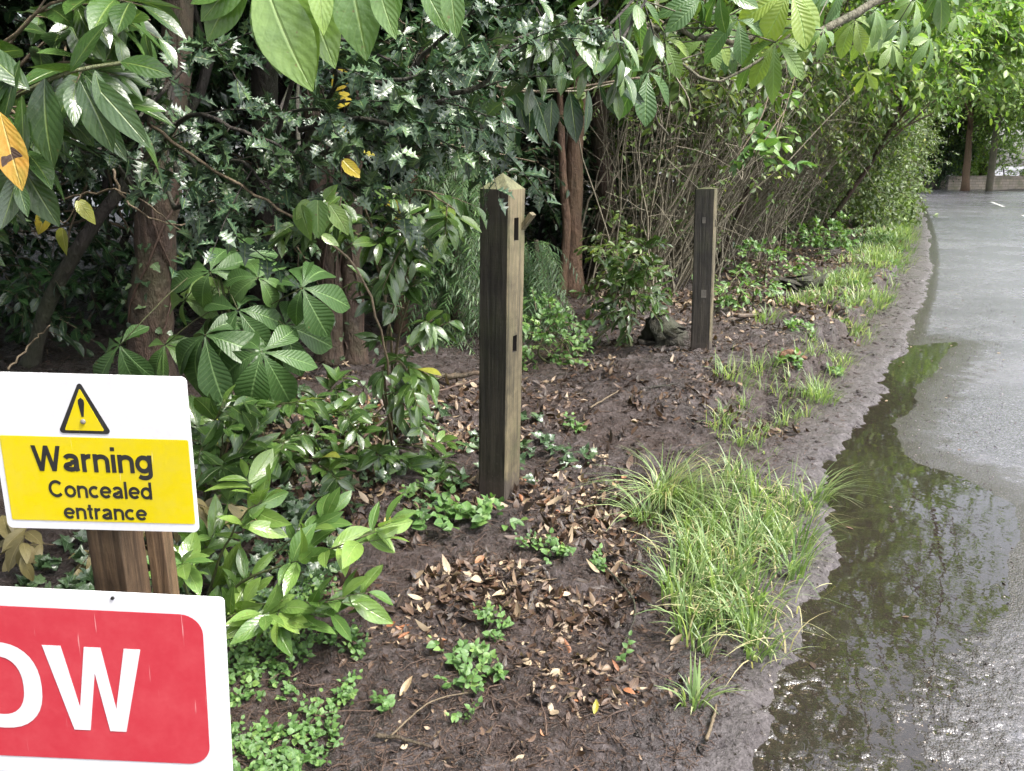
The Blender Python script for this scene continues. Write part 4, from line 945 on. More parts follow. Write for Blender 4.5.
# far side: trees round the bend and on the right
ft = [(26, 54, 5, 4.5, 'canopy', 'beyond the wall, left of the pole', .3), (33, 57, 6.5, 5.0, 'canopy', 'beyond the wall, at the right edge', .3), (39, 52, 7.5, 6, 'canopy_cool', 'on the right bank outside the bend', .3), (19, 60, 7, 5.5, 'canopy', 'beyond the bend behind the hedge', .35), (29, 66, 12, 7.5, 'canopy', 'tallest, at the back beyond the wall', .4), (31, 38, 9.5, 5.5, 'canopy_cool', 'overhanging the right of the road', .26), (26.5, 27, 9, 5.2, 'canopy_cool', 'overhanging the road nearer, right side', .24), (38, 68, 12, 8, 'canopy', 'at the back right', .4), (10, 62, 10, 7, 'canopy', 'far back behind the left hedge', .4), (21, 16, 10.5, 5.5, 'canopy_cool', 'on the right bank across from the farther post', .22)]
for k, (x, y, z, r, mt, t_, lf_) in enumerate(ft):
    rz = r * .8 if z - r * .8 > 2.2 else z * .55 if k in (0, 1, 3) else r * .75
    plant('far_tree', 'far broadleaf tree ' + t_, 'tree', (x, y), (x, y, z), (r, r, rz), 850 if mt == 'canopy_cool' else 1500, 'lo', lf_, mt, per=8, tw=.9, group='far broadleaf trees round the bend', ncl=46, cl_r=.16, trunks=1, tr=.28, bark='bark_grey' if k % 2 else 'bark', shell=.45, lims=26, twr=.006, wander=.5)
for k, (x, y, z, r, t_) in enumerate([(27.5, 46, 6.5, 3.6, 'nearest the pole'), (31, 50, 6.0, 3.8, 'right of the pole'), (23.5, 52, 6.2, 3.2, 'left of the pole'), (28, 56, 5.0, 4.0, 'behind the pole'), (34, 46, 8.0, 4.2, 'farthest right')]):
    plant('far_tree', 'sunny low-branched tree at the bend ' + t_, 'tree', (x + 2, y + 11), (x, y, z), (r, r, r * .8), 1100, 'lo', .26, 'sunny' if k in (0, 2, 3) else 'canopy', per=8, tw=.7, group='sunny trees at the bend', ncl=40, cl_r=.19, trunks=1, tr=.13, bark='bark_grey', shell=.4, lims=20, twr=.006)
# low bank foliage beyond the wall
for k, (x, y, r, h, t_) in enumerate([(24, 60, 3.2, 3.4, 'left'), (29.5, 59, 3.0, 2.8, 'middle'), (35, 58, 3.4, 3.2, 'right'), (41, 57, 3.4, 3.6, 'far right'), (19, 57, 3, 4.0, 'far left')]):
    plant('bank_shrub', 'pale green shrub behind the low wall, ' + t_ + ' one', 'shrub', (x, y), (x, y, h * .5), (r, r * .7, h * .6), 900, 'lo', .24, 'sunny', per=8, tw=.6, group='pale green shrubs behind the low wall', ncl=30, cl_r=.2, trunks=2, tr=.05, stemname='stem', shell=.4)
# low wall
def wall(name, label, a, b, h, th):
    root = empty(name, (a[0], a[1], 0), label, 'wall')
    a = np.array(a, float); b = np.array(b, float); L = np.linalg.norm(b - a); ang_ = math.atan2(b[1] - a[1], b[0] - a[0])
    mb = MB(); mb.box((L / 2, 0, h / 2 - .1), (L, th, h + .2)); o = mb.build('wall_body', M['stone'], None, False); o.parent = root
    mb = MB(); n_ = int(L / .6)
    for k in range(n_): mb.box(((k + .5) * L / n_, 0, h + .045 + random.uniform(-.006, .006)), (L / n_ - .02, th + .07, .085))
    o = mb.build('coping', M['stone'], None, False); o.parent = root
    root.rotation_euler = (0, 0, ang_)
wall('garden_wall', 'low pale stone wall right of the pole at the bend', G(946, 189.5)[:2], G(1150, 189)[:2], .75, .3)
wall('garden_wall', 'low pinkish brick wall left of the pole at the bend', G(880, 187.5)[:2] * np.array((1, 1)), G(944, 188.3)[:2], .62, .3)
# pole and trunk at the bend
x, y = G(989, 191)[:2]; root = empty('utility_pole', (x, y, 0), 'slim pale wooden pole in front of the low wall', 'pole')
mb = MB(); mb.tube(curve([(x, y, -.3), (x - .15, y, 4.3)], 10), np.linspace(.2, .17, 10), 12); mb.build('pole_shaft', M['bark_grey'], root)
mb = MB(); mb.tube([(x - .15, y, 4.3), (x - .152, y, 4.37)], .21, 12); mb.build('pole_cap', M['bark_grey'], root)
x, y = G(965, 191)[:2]
plant('far_tree', 'far tree with a bare brown trunk left of the pole', 'tree', (x, y), (x - .4, y, 8.2), (3.4, 3.4, 2.6), 700, 'lo', .26, 'canopy', per=8, tw=.8, group='far broadleaf trees round the bend', ncl=26, cl_r=.16, trunks=1, tr=.19, bark='bark_pale', shell=.45, twr=.006, wander=.05)
x, y = G(948, 190)[:2]
plant('conifer', 'dark evergreen left of the bare brown trunk at the bend', 'conifer', (x, y + 1.5), (x, y + 1.5, 2.4), (1.5, 1.2, 2.2), 700, 'lo', .2, 'laurel_dark', per=7, tw=.5, ncl=26, cl_r=.2, trunks=1, tr=.15, bark='bark_dark', shell=.3)

# ------------------------------------------------------------------ leafy sprays near the camera
def spray_plant(name, label, cat, base, stems, tpl, leaf, mat, per=9, tw=.0, side_n=5, side_len=.25, group=None, bark='stem', sr=.006, sag=.15, droop=.2, hang=0.0, spread=.9, upw=.8, jit=.35, rnd_shift=0.0, fold=.25, wid=1.0, two=True):
    """stems: lists of photo points (u, v, depth); leaves on the last part and on side shoots"""
    root = empty(name, base, label, cat, group)
    lm = MB(); tm = MB()
    for st in stems:
        p = curve([P(*q) if len(q) == 3 else np.array(q[0]) for q in st], 14, .008)
        tm.tube(p, np.linspace(sr, sr * .35, 14), 6)
        A = []; D = []; L = []
        for k in range(side_n):
            i0 = 3 + int(k * 10 / max(side_n - 1, 1)); i0 = min(i0, 12)
            tan = norm(p[i0 + 1] - p[i0]); sd_ = norm(np.cross(tan, (0, 0, 1.)) * (1 if k % 2 else -1) + rng.normal(size=3) * .35)
            A.append(p[i0]); D.append(norm(tan * .8 + sd_ * .7 + np.array((0, -.15, -hang * .5)))); L.append(side_len * (.6 + .6 * rng.random()))
        A.append(p[9]); D.append(norm(p[-1] - p[9])); L.append(np.linalg.norm(p[-1] - p[9]) * 1.1)
        twig_leaves(lm, tm, np.array(A), np.array(D), np.array(L), tpl, leaf, per, sag, droop, spread, upw, tr=.0022, jit=jit, hang=hang, rnd_shift=rnd_shift, fold=fold, wid=wid, two=two)
    lm.build('foliage', M[mat], root); tm.build('branches', M[bark], root)
    return root
def leaf_at(mb, tpl, u, v, d, ang_, L, facing=(0, -.8, .5), droop=.15, rnd=.5, fold=.2, depthdir=0.0, wid=1.0):
    """one leaf: base at photo point, pointing ang_ degrees clockwise from up in the photo plane"""
    a = R(ang_); dr = np.array((math.sin(a), depthdir, math.cos(a)))
    put_leaves(mb, tpl, P(u, v, d)[None], dr[None], np.array(facing, float)[None], L, droop, fold, wid, np.array([rnd]))
# 1 foreground laurel by the signs
b = P(215, 655, 2.2)
fl = spray_plant('laurel_bush', 'young bright laurel bush growing beside the two signs', 'shrub', (b[0], b[1], gz(b[0], b[1])),
   [[(205, 660, 2.25), (232, 590, 2.2), (300, 560, 2.1), (375, 532, 2.0)], [(205, 660, 2.25), (235, 610, 2.15), (290, 605, 2.05), (345, 598, 2.0)], [(200, 650, 2.3), (215, 570, 2.25), (240, 520, 2.2), (262, 500, 2.2)],
    [(200, 650, 2.3), (195, 590, 2.3), (205, 545, 2.25)], [(205, 650, 2.3), (240, 590, 2.3), (285, 545, 2.3), (310, 528, 2.3)], [(200, 650, 2.2), (225, 620, 2.1), (265, 615, 2.05), (300, 618, 2.0)], [(200, 655, 2.3), (190, 600, 2.1), (180, 560, 2.0)]],
   'laurel_hi', .135, 'laurel_new', per=7, side_n=3, side_len=.15, droop=.22, wid=.98, sag=.1, rnd_shift=.1, hang=-.1)
# 2 low laurel carpet between sign and nearer post
b = onG(330, 470)
spray_plant('laurel_bush', 'low spreading laurel in front of the twin stems', 'shrub', tuple(b),
   [[(u0, v0 + 40, d), ((u0 + u1) / 2, (v0 + v1) / 2 - 2, d - .05), (u1, v1, d - .15)] for u0, v0, u1, v1, d in
    [(225, 430, 300, 400, 3.6), (250, 440, 350, 410, 3.7), (300, 430, 420, 415, 3.8), (290, 450, 380, 450, 3.5), (340, 440, 445, 455, 3.7), (215, 450, 250, 400, 3.5), (220, 470, 225, 425, 3.3), (260, 450, 330, 470, 3.4), (350, 430, 410, 395, 4.0), (300, 420, 340, 385, 4.0), (230, 460, 290, 440, 3.4), (370, 450, 440, 480, 3.6)]],
   'laurel', .125, 'laurel', per=8, side_n=4, side_len=.2, droop=.3, sag=.2, rnd_shift=.05)
b = onG(215, 480)
spray_plant('laurel_bush', 'larger-leaved dark laurel right beside the warning sign', 'shrub', tuple(b),
   [[(205, 520, 3.0), (205, 450, 3.0), (225, 400, 2.95)], [(200, 520, 3.0), (215, 470, 2.9), (240, 455, 2.85)], [(205, 520, 3.0), (210, 480, 3.0), (200, 440, 2.9)]], 'laurel_hi', .16, 'laurel', per=7, side_n=3, side_len=.2)
# 3 horse chestnut sapling
def palmate(lm, tm, hub, face, tipdir, L, n=6, tpl='leaflet_hi', droop=.5, rnd=None, frm=None, wd_=1.35):
    hub = np.array(hub, float); z = norm(np.array(face, float)); y = norm(np.array(tipdir, float) - z * np.dot(tipdir, z)); x = np.cross(y, z)
    a = np.linspace(-2.2, 2.2, n) + rng.normal(size=n) * .16
    d = np.cos(a)[:, None] * y + np.sin(a)[:, None] * x - z * .12
    ls = L * (.55 + .45 * np.cos(a * .55) ** 1.0) * (.95 + .3 * rng.random(n))
    rr_ = np.full(n, rng.random() if rnd is None else rnd) + rng.normal(size=n) * .06
    put_leaves(lm, tpl, np.tile(hub, (n, 1)) + d * L * .03, d, np.tile(z, (n, 1)), ls, droop * (.6 + 1.2 * rng.random(n)), .22, wd_ * (.85 + .3 * rng.random(n)), np.clip(rr_, 0, 1))
    if frm is not None: tm.tube(curve([frm, (np.array(frm) + hub) / 2 + np.array((0, 0, .02)), hub], 5), [.0025] * 5, 4)
b = P(240, 395, 3.9); root = empty('chestnut_sapling', (b[0], b[1], gz(b[0], b[1])), 'horse chestnut sapling with big palmate leaves right of the ivy-clad trunk', 'sapling')
lm = MB(); tm = MB()
stempts = curve([(b[0], b[1], gz(b[0], b[1])), P(235, 340, 3.8), P(225, 300, 3.75), P(215, 255, 3.8)], 12, .01); tm.tube(stempts, np.linspace(.011, .005, 12), 7)
for (u, v, d, L, fx, fz, td) in [(210, 272, 3.7, .22, .1, .5, (-.3, 0, 1)), (258, 278, 3.65, .19, .3, .6, (.2, 0, 1)), (302, 288, 3.6, .235, .1, .5, (.5, 0, .3)), (205, 335, 3.5, .27, -.2, .6, (.1, -.2, -1)), (120, 345, 3.5, .23, -.2, .6, (-.9, 0, -.3)), (262, 352, 3.45, .27, .2, .5, (.1, -.1, -1)), (238, 310, 3.6, .26, 0, .6, (-.6, -.2, -.6)), (185, 300, 3.85, .2, -.3, .5, (-.3, 0, .8)), (285, 325, 3.7, .22, .2, .4, (.6, 0, -.6)), (230, 385, 3.5, .2, 0, .7, (.3, -.2, -.8)), (165, 345, 3.75, .17, -.1, .7, (.3, 0, -.8)), (240, 255, 3.9, .18, .2, .5, (.4, 0, .8))]:
    palmate(lm, tm, P(u, v, d), (fx, -.75, fz), td, L, 6, frm=stempts[rng.integers(4, 12)])
lm.build('foliage', M['chestnut'], root); tm.build('branches', M['stem'], root)
# 4 overhead big laurel, upper left (close)
root = empty('laurel_bough', tuple(P(250, -60, 1.25)), 'big-leaved pale laurel bough hanging in at the top left', 'branch')
lm = MB(); tm = MB()
hp = P(255, -42, 1.25)
tm.tube(curve([P(120, -150, 1.5), P(200, -80, 1.3), hp, P(300, -30, 1.25), P(370, -60, 1.3)], 12), .006, 6)
for (u, v, an, L, rn, w_) in [(262, -28, 158, .225, .75, 1.25), (268, -30, 175, .185, .6, 1.3), (285, -28, 166, .20, .85, 1.2), (300, -30, 160, .19, .7, 1.15), (250, -28, 218, .16, .45, 1.2), (255, -32, 232, .15, .5, 1.1), (318, -40, 176, .13, .9, 1.2), (345, -45, 170, .19, .5, 1.3), (375, -30, 165, .125, .55, 1.2), (398, -35, 190, .13, .3, 1.1), (330, -30, 195, .10, .8, 1.2), (240, -20, 250, .11, .4, 1.1), (420, -20, 150, .11, .4, 1.2), (450, -25, 175, .11, .5, 1.1)]:
    leaf_at(lm, 'laurel_hi', u, v, 1.2 + rng.random() * .08, an, L * .75, (rng.normal() * .25, -.9, .35), .12, rn, .2, -.1, w_ * .92)
lm.build('foliage', M['laurel_new'], root); tm.build('branches', M['twig'], root)
# 5 left edge laurel/rhododendron
b = P(-60, 500, 2.3)
spray_plant('laurel_bush', 'tall dark laurel reaching in at the upper left corner', 'shrub', (b[0], b[1], gz(b[0], b[1])),
   [[(-60, 400, 2.6), (-40, 180, 2.2), (40, 75, 1.9), (110, 60, 1.8)], [(-60, 400, 2.6), (-30, 130, 2.0), (30, 20, 1.8), (90, -5, 1.8)], [(-60, 400, 2.6), (-60, 200, 2.0), (-10, 110, 1.75), (40, 130, 1.7)], [(-60, 300, 2.6), (0, 60, 2.1), (80, 10, 2.1), (150, 20, 2.0)], [(-60, 300, 2.6), (0, 100, 2.0), (60, 40, 2.0), (60, 100, 1.9)]],
   'laurel_hi', .14, 'laurel', per=8, side_n=4, side_len=.2, bark='twig', droop=.2, hang=.25, rnd_shift=-.25)
root = empty('laurel_sprig', tuple(P(40, 55, 1.6)), 'broad drooping dark leaves on a twig at the upper left', 'branch')
lm = MB(); tm = MB(); tm.tube(curve([P(-40, 130, 1.7), P(20, 95, 1.6), P(70, 72, 1.6), P(140, 60, 1.7)], 10), .004, 5)
for (u, v, an, L, rn, w_) in [(45, 78, 182, .165, .3, 1.15), (85, 75, 140, .17, .35, .9), (80, 80, 160, .14, .3, 1.1), (22, 95, 188, .14, .6, .8), (20, 60, 208, .13, .2, .9), (95, 70, 165, .10, .5, 1), (10, 80, 225, .12, .4, .9), (70, 72, 40, .12, .4, 1), (30, 90, 320, .12, .3, 1), (120, 62, 100, .1, .3, 1)]:
    leaf_at(lm, 'laurel_hi', u, v, 1.58, an, L, (rng.normal() * .2, -.8, .5), .15, rn, .15, -.15, w_)
lm.build('foliage', M['laurel'], root); tm.build('branches', M['stem'], root)
root = empty('yellow_leaf', tuple(P(8, 100, 1.55)), 'orange yellow dying leaf with a brown tip at the left edge', 'leaf')
lm = MB(); leaf_at(lm, 'laurel_hi', 0, 112, 1.55, 172, .145, (.1, -.9, .3), .1, .9, .15, -.1, .95); lm.build('blade', M['yellow'], root)
lm = MB(); leaf_at(lm, 'laurel_hi', 8, 145, 1.547, 172, .07, (.1, -.9, .3), .2, .3, .15, -.1, 1.5); lm.build('brown_tip', M['dead'], root)
# 6 holly
b = P(265, 420, 3.2)
def holly(label, base, stems, leaf=.062, per=11, side_n=7, side_len=.22):
    spray_plant('holly', label, 'holly', base, stems, 'holly', leaf, 'holly', per=per, side_n=side_n, side_len=side_len, bark='bark_dark', sr=.009, spread=1.0, two=False, jit=.5, droop=.2, fold=.22, upw=.7, sag=.2)
holly('dense spiny holly with glossy blue green leaves at the upper middle', (b[0], b[1], gz(b[0], b[1])),
   [[(300, 60, 4.9), (280, 110, 3.4), (300, 110, 2.2), (345, 100, 1.95)], [(300, 60, 4.9), (300, 150, 2.6), (380, 115, 2.2), (440, 95, 2.0)], [(300, 130, 2.4), (400, 105, 2.2), (480, 85, 2.1), (510, 40, 2.1), (600, 18, 2.2)], [(260, 200, 2.8), (330, 150, 2.3), (360, 140, 2.1), (420, 150, 2.0)],
    [(260, 200, 2.8), (300, 60, 2.4), (340, 40, 2.2), (390, 60, 2.1)], [(300, 90, 4.9), (300, 180, 2.3), (330, 185, 2.15), (370, 190, 2.1)], [(300, 150, 2.6), (330, 100, 2.2), (335, 70, 2.0), (330, 40, 1.95)], [(380, 115, 2.3), (420, 60, 2.3), (450, 30, 2.2), (480, 5, 2.2)], [(380, 115, 2.3), (450, 100, 2.3), (470, 110, 2.2), (490, 140, 2.2)],
    [(300, 150, 2.4), (350, 120, 2.1), (400, 125, 2.0), (430, 120, 1.95)], [(300, 60, 2.4), (360, 80, 2.2), (400, 80, 2.0), (450, 60, 2.0)]])
holly('spiny holly hanging at the upper left above the ivy-clad trunk', (b[0] - .6, b[1] + .1, gz(b[0], b[1])),
   [[(175, 60, 4.4), (165, 130, 3.1), (190, 160, 2.3), (215, 190, 2.1)], [(175, 60, 4.4), (170, 200, 2.6), (230, 160, 2.2), (270, 190, 2.0)], [(175, 60, 4.4), (100, 150, 2.5), (110, 80, 2.2), (140, 60, 2.1)], [(165, 130, 3.1), (180, 180, 2.3), (200, 205, 2.2), (215, 225, 2.15)], [(175, 60, 4.4), (140, 120, 2.3), (190, 60, 2.2), (230, 40, 2.15)], [(140, 200, 2.7), (180, 120, 2.3), (240, 130, 2.1), (285, 150, 2.0)], [(140, 200, 2.7), (90, 130, 2.3), (75, 140, 2.2), (85, 155, 2.1)]])
# 7 laurel hanging in the middle, over the twin stems
b = P(390, 400, 3.6)
spray_plant('laurel_bush', 'slender laurel with drooping leaves in front of the twin stems', 'shrub', (b[0], b[1], gz(b[0], b[1])),
   [[(392, 445, 3.5), (385, 370, 3.1), (395, 300, 2.8), (430, 215, 2.6)], [(392, 440, 3.5), (390, 330, 3.0), (370, 250, 2.7), (345, 225, 2.6)], [(395, 300, 3.0), (400, 210, 2.8), (420, 190, 2.6), (455, 210, 2.5)], [(392, 400, 3.3), (400, 330, 3.0), (415, 280, 2.8), (425, 245, 2.8)], [(385, 300, 2.9), (370, 220, 2.7), (345, 190, 2.6), (318, 215, 2.5)], [(392, 420, 3.4), (400, 370, 3.1), (420, 340, 3.0), (432, 320, 2.9)], [(392, 430, 3.4), (380, 380, 3.0), (395, 360, 2.9), (412, 375, 2.85)], [(390, 330, 3.0), (380, 260, 2.8), (390, 220, 2.7), (410, 250, 2.6)]],
   'laurel_hi', .105, 'laurel', per=9, side_n=4, side_len=.16, bark='twig', hang=.35, droop=.3, rnd_shift=.05)
root = empty('leaf_cluster', tuple(P(318, 215, 2.0)), 'pale grey green leaf cluster at the end of a long bare twig', 'branch')
lm = MB(); tm = MB()
tm.tube(curve([P(148, 124, 2.2), P(205, 165, 2.1), P(262, 200, 2.0), P(312, 232, 2.0)], 14, .012), np.linspace(.005, .003, 14), 6)
tm.tube(curve([P(312, 232, 2.0), P(355, 265, 2.05), P(378, 320, 2.1), P(388, 375, 2.2)], 12, .01), .0035, 5)
for (u, v, an, L, rn) in [(300, 205, 170, .09, .6), (318, 200, 185, .095, .5), (330, 205, 150, .085, .9), (308, 200, 215, .06, .8), (322, 235, 120, .05, .95), (325, 200, 40, .05, .7)]:
    leaf_at(lm, 'ovate', u, v, 1.98, an, L, (rng.normal() * .3, -.8, .5), .15, rn, .2, -.1, .85)
lm.build('foliage', M['laurel_new'], root); tm.build('branches', M['twig'], root)
for lab, sp in (('yellowed leaves hanging inside the holly', [(348, 70, 2.6), (352, 95, 2.6), (345, 118, 2.6), (360, 140, 2.6), (343, 160, 2.6), (335, 36, 2.3), (390, 200, 2.8)]), ('few yellow leaves on the bare twig at the left shade', [(78, 200, 2.45), (62, 228, 2.45), (48, 212, 2.5)])):
    root = empty('yellow_leaves', tuple(P(*sp[0])), lab, 'leaves'); lm = MB(); tm = MB()
    tm.tube(curve([P(u_ + 3, v_ - 5, d_) for u_, v_, d_ in sp[:5]], 12), .002, 4)
    for (u_, v_, d_) in sp: leaf_at(lm, 'ovate', u_, v_, d_, 130 + rng.random() * 120, .085, (rng.normal() * .4, -.8, .4), .2, rng.random() * .7, .2, -.1, .8)
    lm.build('foliage', M['yellow'], root); tm.build('branches', M['twig'], root)
# 8 drooping laurel row right of centre
b = P(520, 60, 2.6); 
root = empty('laurel_bough', tuple(P(440, 120, 2.6)), 'long laurel twig with a row of hanging leaves above the nearer post', 'branch')
lm = MB(); tm = MB()
tm.tube(curve([P(430, 60, 2.7), P(500, 88, 2.55), P(560, 90, 2.5), P(622, 80, 2.5), P(640, 78, 2.5)], 14, .006), .0035, 5)
tm.tube(curve([P(430, 142, 2.7), P(480, 150, 2.7), P(535, 162, 2.6)], 8, .004), .0025, 5)
for (u, v, an, L, rn, w_) in [(505, 105, 172, .13, .35, 1.2), (520, 92, 170, .13, .2, .9), (534, 95, 160, .16, .6, .9), (527, 88, 176, .14, .4, 1.), (552, 98, 180, .10, .3, 1.2), (570, 92, 172, .15, .45, .9), (588, 90, 178, .13, .5, .8), (600, 85, 150, .11, .7, .7), (612, 82, 120, .12, .6, .8), (620, 80, 135, .10, .4, .8), (495, 95, 200, .12, .4, 1), (480, 120, 185, .12, .1, 1), (468, 100, 190, .13, .2, .9), (455, 90, 165, .14, .3, 1), (510, 85, 140, .11, .8, .8), (545, 88, 20, .09, .6, .8), (580, 88, 15, .09, .6, .8), (516, 118, 185, .11, .3, 1.1), (488, 118, 155, .11, .5, .8)]:
    leaf_at(lm, 'laurel_hi', u, v, 2.5 + rng.normal() * .04, an, L, (rng.normal() * .4, -.8, .35), .12, rn, .2, -.1, w_)
lm.build('foliage', M['laurel_dark'], root); tm.build('branches', M['twig'], root)
# upper centre glossy laurel leaves
root = empty('laurel_bough', tuple(P(560, -30, 2.2)), 'glossy laurel bough at the top edge right of the holly', 'branch')
lm = MB(); tm = MB()
for st in [[(640, -60, 2.5), (600, 0, 2.3), (560, 25, 2.2)], [(660, -60, 2.5), (640, -10, 2.4), (600, 35, 2.3)], [(680, -60, 2.5), (640, 10, 2.4), (615, 50, 2.3)], [(560, -60, 2.4), (530, -10, 2.2), (545, 20, 2.2)]]:
    p_ = curve([P(*q) for q in st], 10); tm.tube(p_, .004, 5)
    A = p_[[4, 7, 8]]; D = norm(rng.normal(size=(3, 3)) * .4 + np.array((-.3, -.3, -.7)))
    twig_leaves(lm, tm, A, D, .14, 'laurel_hi', .115, 6, .2, .2, hang=.6)
lm.build('foliage', M['laurel'], root); tm.build('branches', M['bark_dark'], root)
# 9 chestnut boughs across the top right
root = empty('chestnut_bough', tuple(P(900, -160, 3.2)), 'horse chestnut bough with hanging palmate leaves across the top right', 'branch')
lm = MB(); tm = MB()
main = curve([P(1150, -220, 3.6), P(960, -60, 3.2), P(820, 30, 3.0), P(730, 40, 2.9), P(640, 22, 2.8)], 20, .02); tm.tube(main, np.linspace(.02, .007, 20), 8)
tm.tube(curve([P(640, 22, 2.8), P(680, 62, 2.8), P(715, 82, 2.8), P(760, 60, 2.8), P(790, 35, 2.85)], 14, .006), .005, 6)
tm.tube(curve([P(650, 20, 2.8), P(665, 60, 2.85), P(655, 110, 2.9), P(668, 135, 3.2)], 12, .02), .0045, 6)
pale = MB()
for (u, v, d, L, td, n_, mm) in [(648, 72, 2.75, .17, (0, 0, -1), 5, 0), (632, 50, 2.8, .13, (-.2, 0, -1), 5, 0), (665, 40, 2.8, .13, (.3, 0, -1), 5, 0), (775, 42, 2.8, .17, (-.2, 0, -1), 6, 0), (738, 20, 2.8, .15, (-.5, 0, -.6), 5, 0), (823, 30, 2.8, .10, (0, 0, -1), 5, 1), (700, 0, 2.8, .15, (-.5, 0, -.6), 5, 0), (806, 20, 2.9, .15, (.2, 0, -1), 6, 0), (855, 20, 2.9, .2, (.1, 0, -1), 6, 0), (875, 10, 2.9, .18, (.5, 0, -1), 6, 1), (640, 0, 2.7, .14, (-.7, 0, -.4), 5, 0), (900, 20, 3.0, .17, (.5, 0, -.8), 6, 1), (915, 0, 3.0, .16, (.6, 0, -.8), 6, 1), (720, -8, 2.8, .15, (.2, 0, -1), 5, 1), (790, -10, 2.8, .2, (0, 0, -1), 6, 0), (840, -20, 2.8, .2, (0, 0, -1), 6, 0), (940, -10, 3.1, .18, (0, 0, -1), 6, 1)]:
    fc = (rng.normal() * .5, -.8, .55)
    d = d if u < 835 else d * 1.5
    palmate(pale if mm else lm, tm, P(u, v, d), fc, td, L * .82, n_, droop=.5, wd_=1.08, frm=main[rng.integers(8, 19)] if u < 860 else main[rng.integers(3, 9)])
for k in range(34):
    u = rng.uniform(690, 960); v = rng.uniform(-70, 55) + (u - 700) * .12; d = 4.2 + rng.random() * 2.5 + (u > 850) * 1.5
    palmate(lm if rng.random() < .5 else pale, tm, P(u, v, d), (rng.normal() * .5, -.8, .6), (rng.normal() * .5, 0, -1), .16, 5, 'leaflet', .4, wd_=1.05)
lm.build('foliage', M['chestnut_pale'], root); o = pale.build('young_foliage', M['laurel_new'], root); tm.build('branches', M['bark_grey'], root)
# young laurel/lime twigs before the hedge
root = empty('young_branch', tuple(P(790, 100, 4.6)), 'thin twig with fresh round leaves in front of the twiggy hedge', 'branch')
lm = MB(); tm = MB()
for st in [[(800, 60, 4.6), (785, 110, 4.5), (775, 150, 4.4), (790, 165, 4.4)], [(770, 90, 4.6), (760, 120, 4.5), (735, 160, 4.4)], [(785, 110, 4.5), (765, 140, 4.4), (755, 158, 4.4)]]:
    p_ = curve([P(*q) for q in st], 10); tm.tube(p_, .0035, 5)
    twig_leaves(lm, tm, p_[[2, 4, 6, 8, 9]], norm(rng.normal(size=(5, 3)) * .6 + np.array((.2, -.3, -.2))), .1, 'ovate', .085, 5, .2, .2, wid=.9)
lm.build('foliage', M['weed'], root); tm.build('branches', M['twig'], root)

# mid shrubs at the wood's edge, right of the nearer post
def mid(label, uv, d, wpx, hpx, n, tpl, leaf, mat, per=7, limbs=None):
    """small bush: centre of crown at photo point uv"""
    c = P(uv[0], uv[1], d); s = d / F; b_ = (c[0], c[1] + .1)
    return plant('bush', label, 'bush', b_, c, (wpx * s / 2, wpx * s / 2, hpx * s / 2), n, tpl, leaf, mat, per=per, tw=.18, ncl=12, cl_r=.28, trunks=3, tr=.01, bark='stem', stemname='stem', shell=.3, wander=.08, limbs=(c[2] < .75))
mid('bright small-leaved bush at the foot of the conifer right of the nearer post', (545, 345), 5.6, 70, 60, 110, 'ovate', .05, 'weed')
mid('broad-leaved bush left of the farther post', (632, 290), 6.0, 60, 75, 60, 'laurel', .11, 'laurel')
mid('small-leaved bush right of the reddish trunk', (628, 225), 8.6, 45, 60, 70, 'ovate', .06, 'hedge')
mid('upright leafy bush left of the twiggy hedge', (618, 258), 7.0, 45, 50, 50, 'laurel', .09, 'hedge')
mid('low green bush right of the farther post', (735, 285), 7.6, 50, 40, 34, 'laurel', .09, 'weed')
mid('rounded green bush at the foot of the twiggy hedge', (765, 262), 9.0, 45, 30, 45, 'ovate', .06, 'weed')
mid('bright green bush farther along the foot of the hedge', (822, 238), 12.5, 50, 30, 60, 'ovate', .09, 'weed')
mid('dark leafy bush where the verge narrows', (880, 200), 19, 75, 70, 260, 'lo', .12, 'hedge', 8)
mid('dark glossy bush in the shade above the yew', (490, 130), 6.5, 110, 90, 110, 'laurel', .10, 'laurel_dark')
mid('dark glossy bush behind the hanging laurel', (430, 60), 5.0, 180, 120, 170, 'laurel', .11, 'laurel_dark')
mid('green bush high above the twiggy hedge', (700, 60), 6.0, 150, 90, 160, 'laurel', .10, 'hedge')
mid('trailing bush with pale leaves between chestnut sapling and twin stems', (290, 215), 5.0, 120, 90, 60, 'ivy', .06, 'ivy')

# withered laurel leaves below the warning sign
root = empty('withered_branch', tuple(onG(60, 590)), 'cut laurel branch with withered olive brown leaves under the warning sign', 'branch')
lm = MB(); tm = MB(); n_ = 26
A = np.array([P(rng.uniform(-20, 225), rng.uniform(500, 590), 2.5 + rng.random() * .3) for _ in range(n_)])
A[:, 2] = np.maximum(A[:, 2], .08)
twig_leaves(lm, tm, A, norm(rng.normal(size=(n_, 3)) + np.array((0, -.5, 0))), .15, 'laurel_hi', .13, 6, .3, .4, hang=.3)
lm.build('foliage', M['withered'], root); tm.build('branches', M['twig'], root)

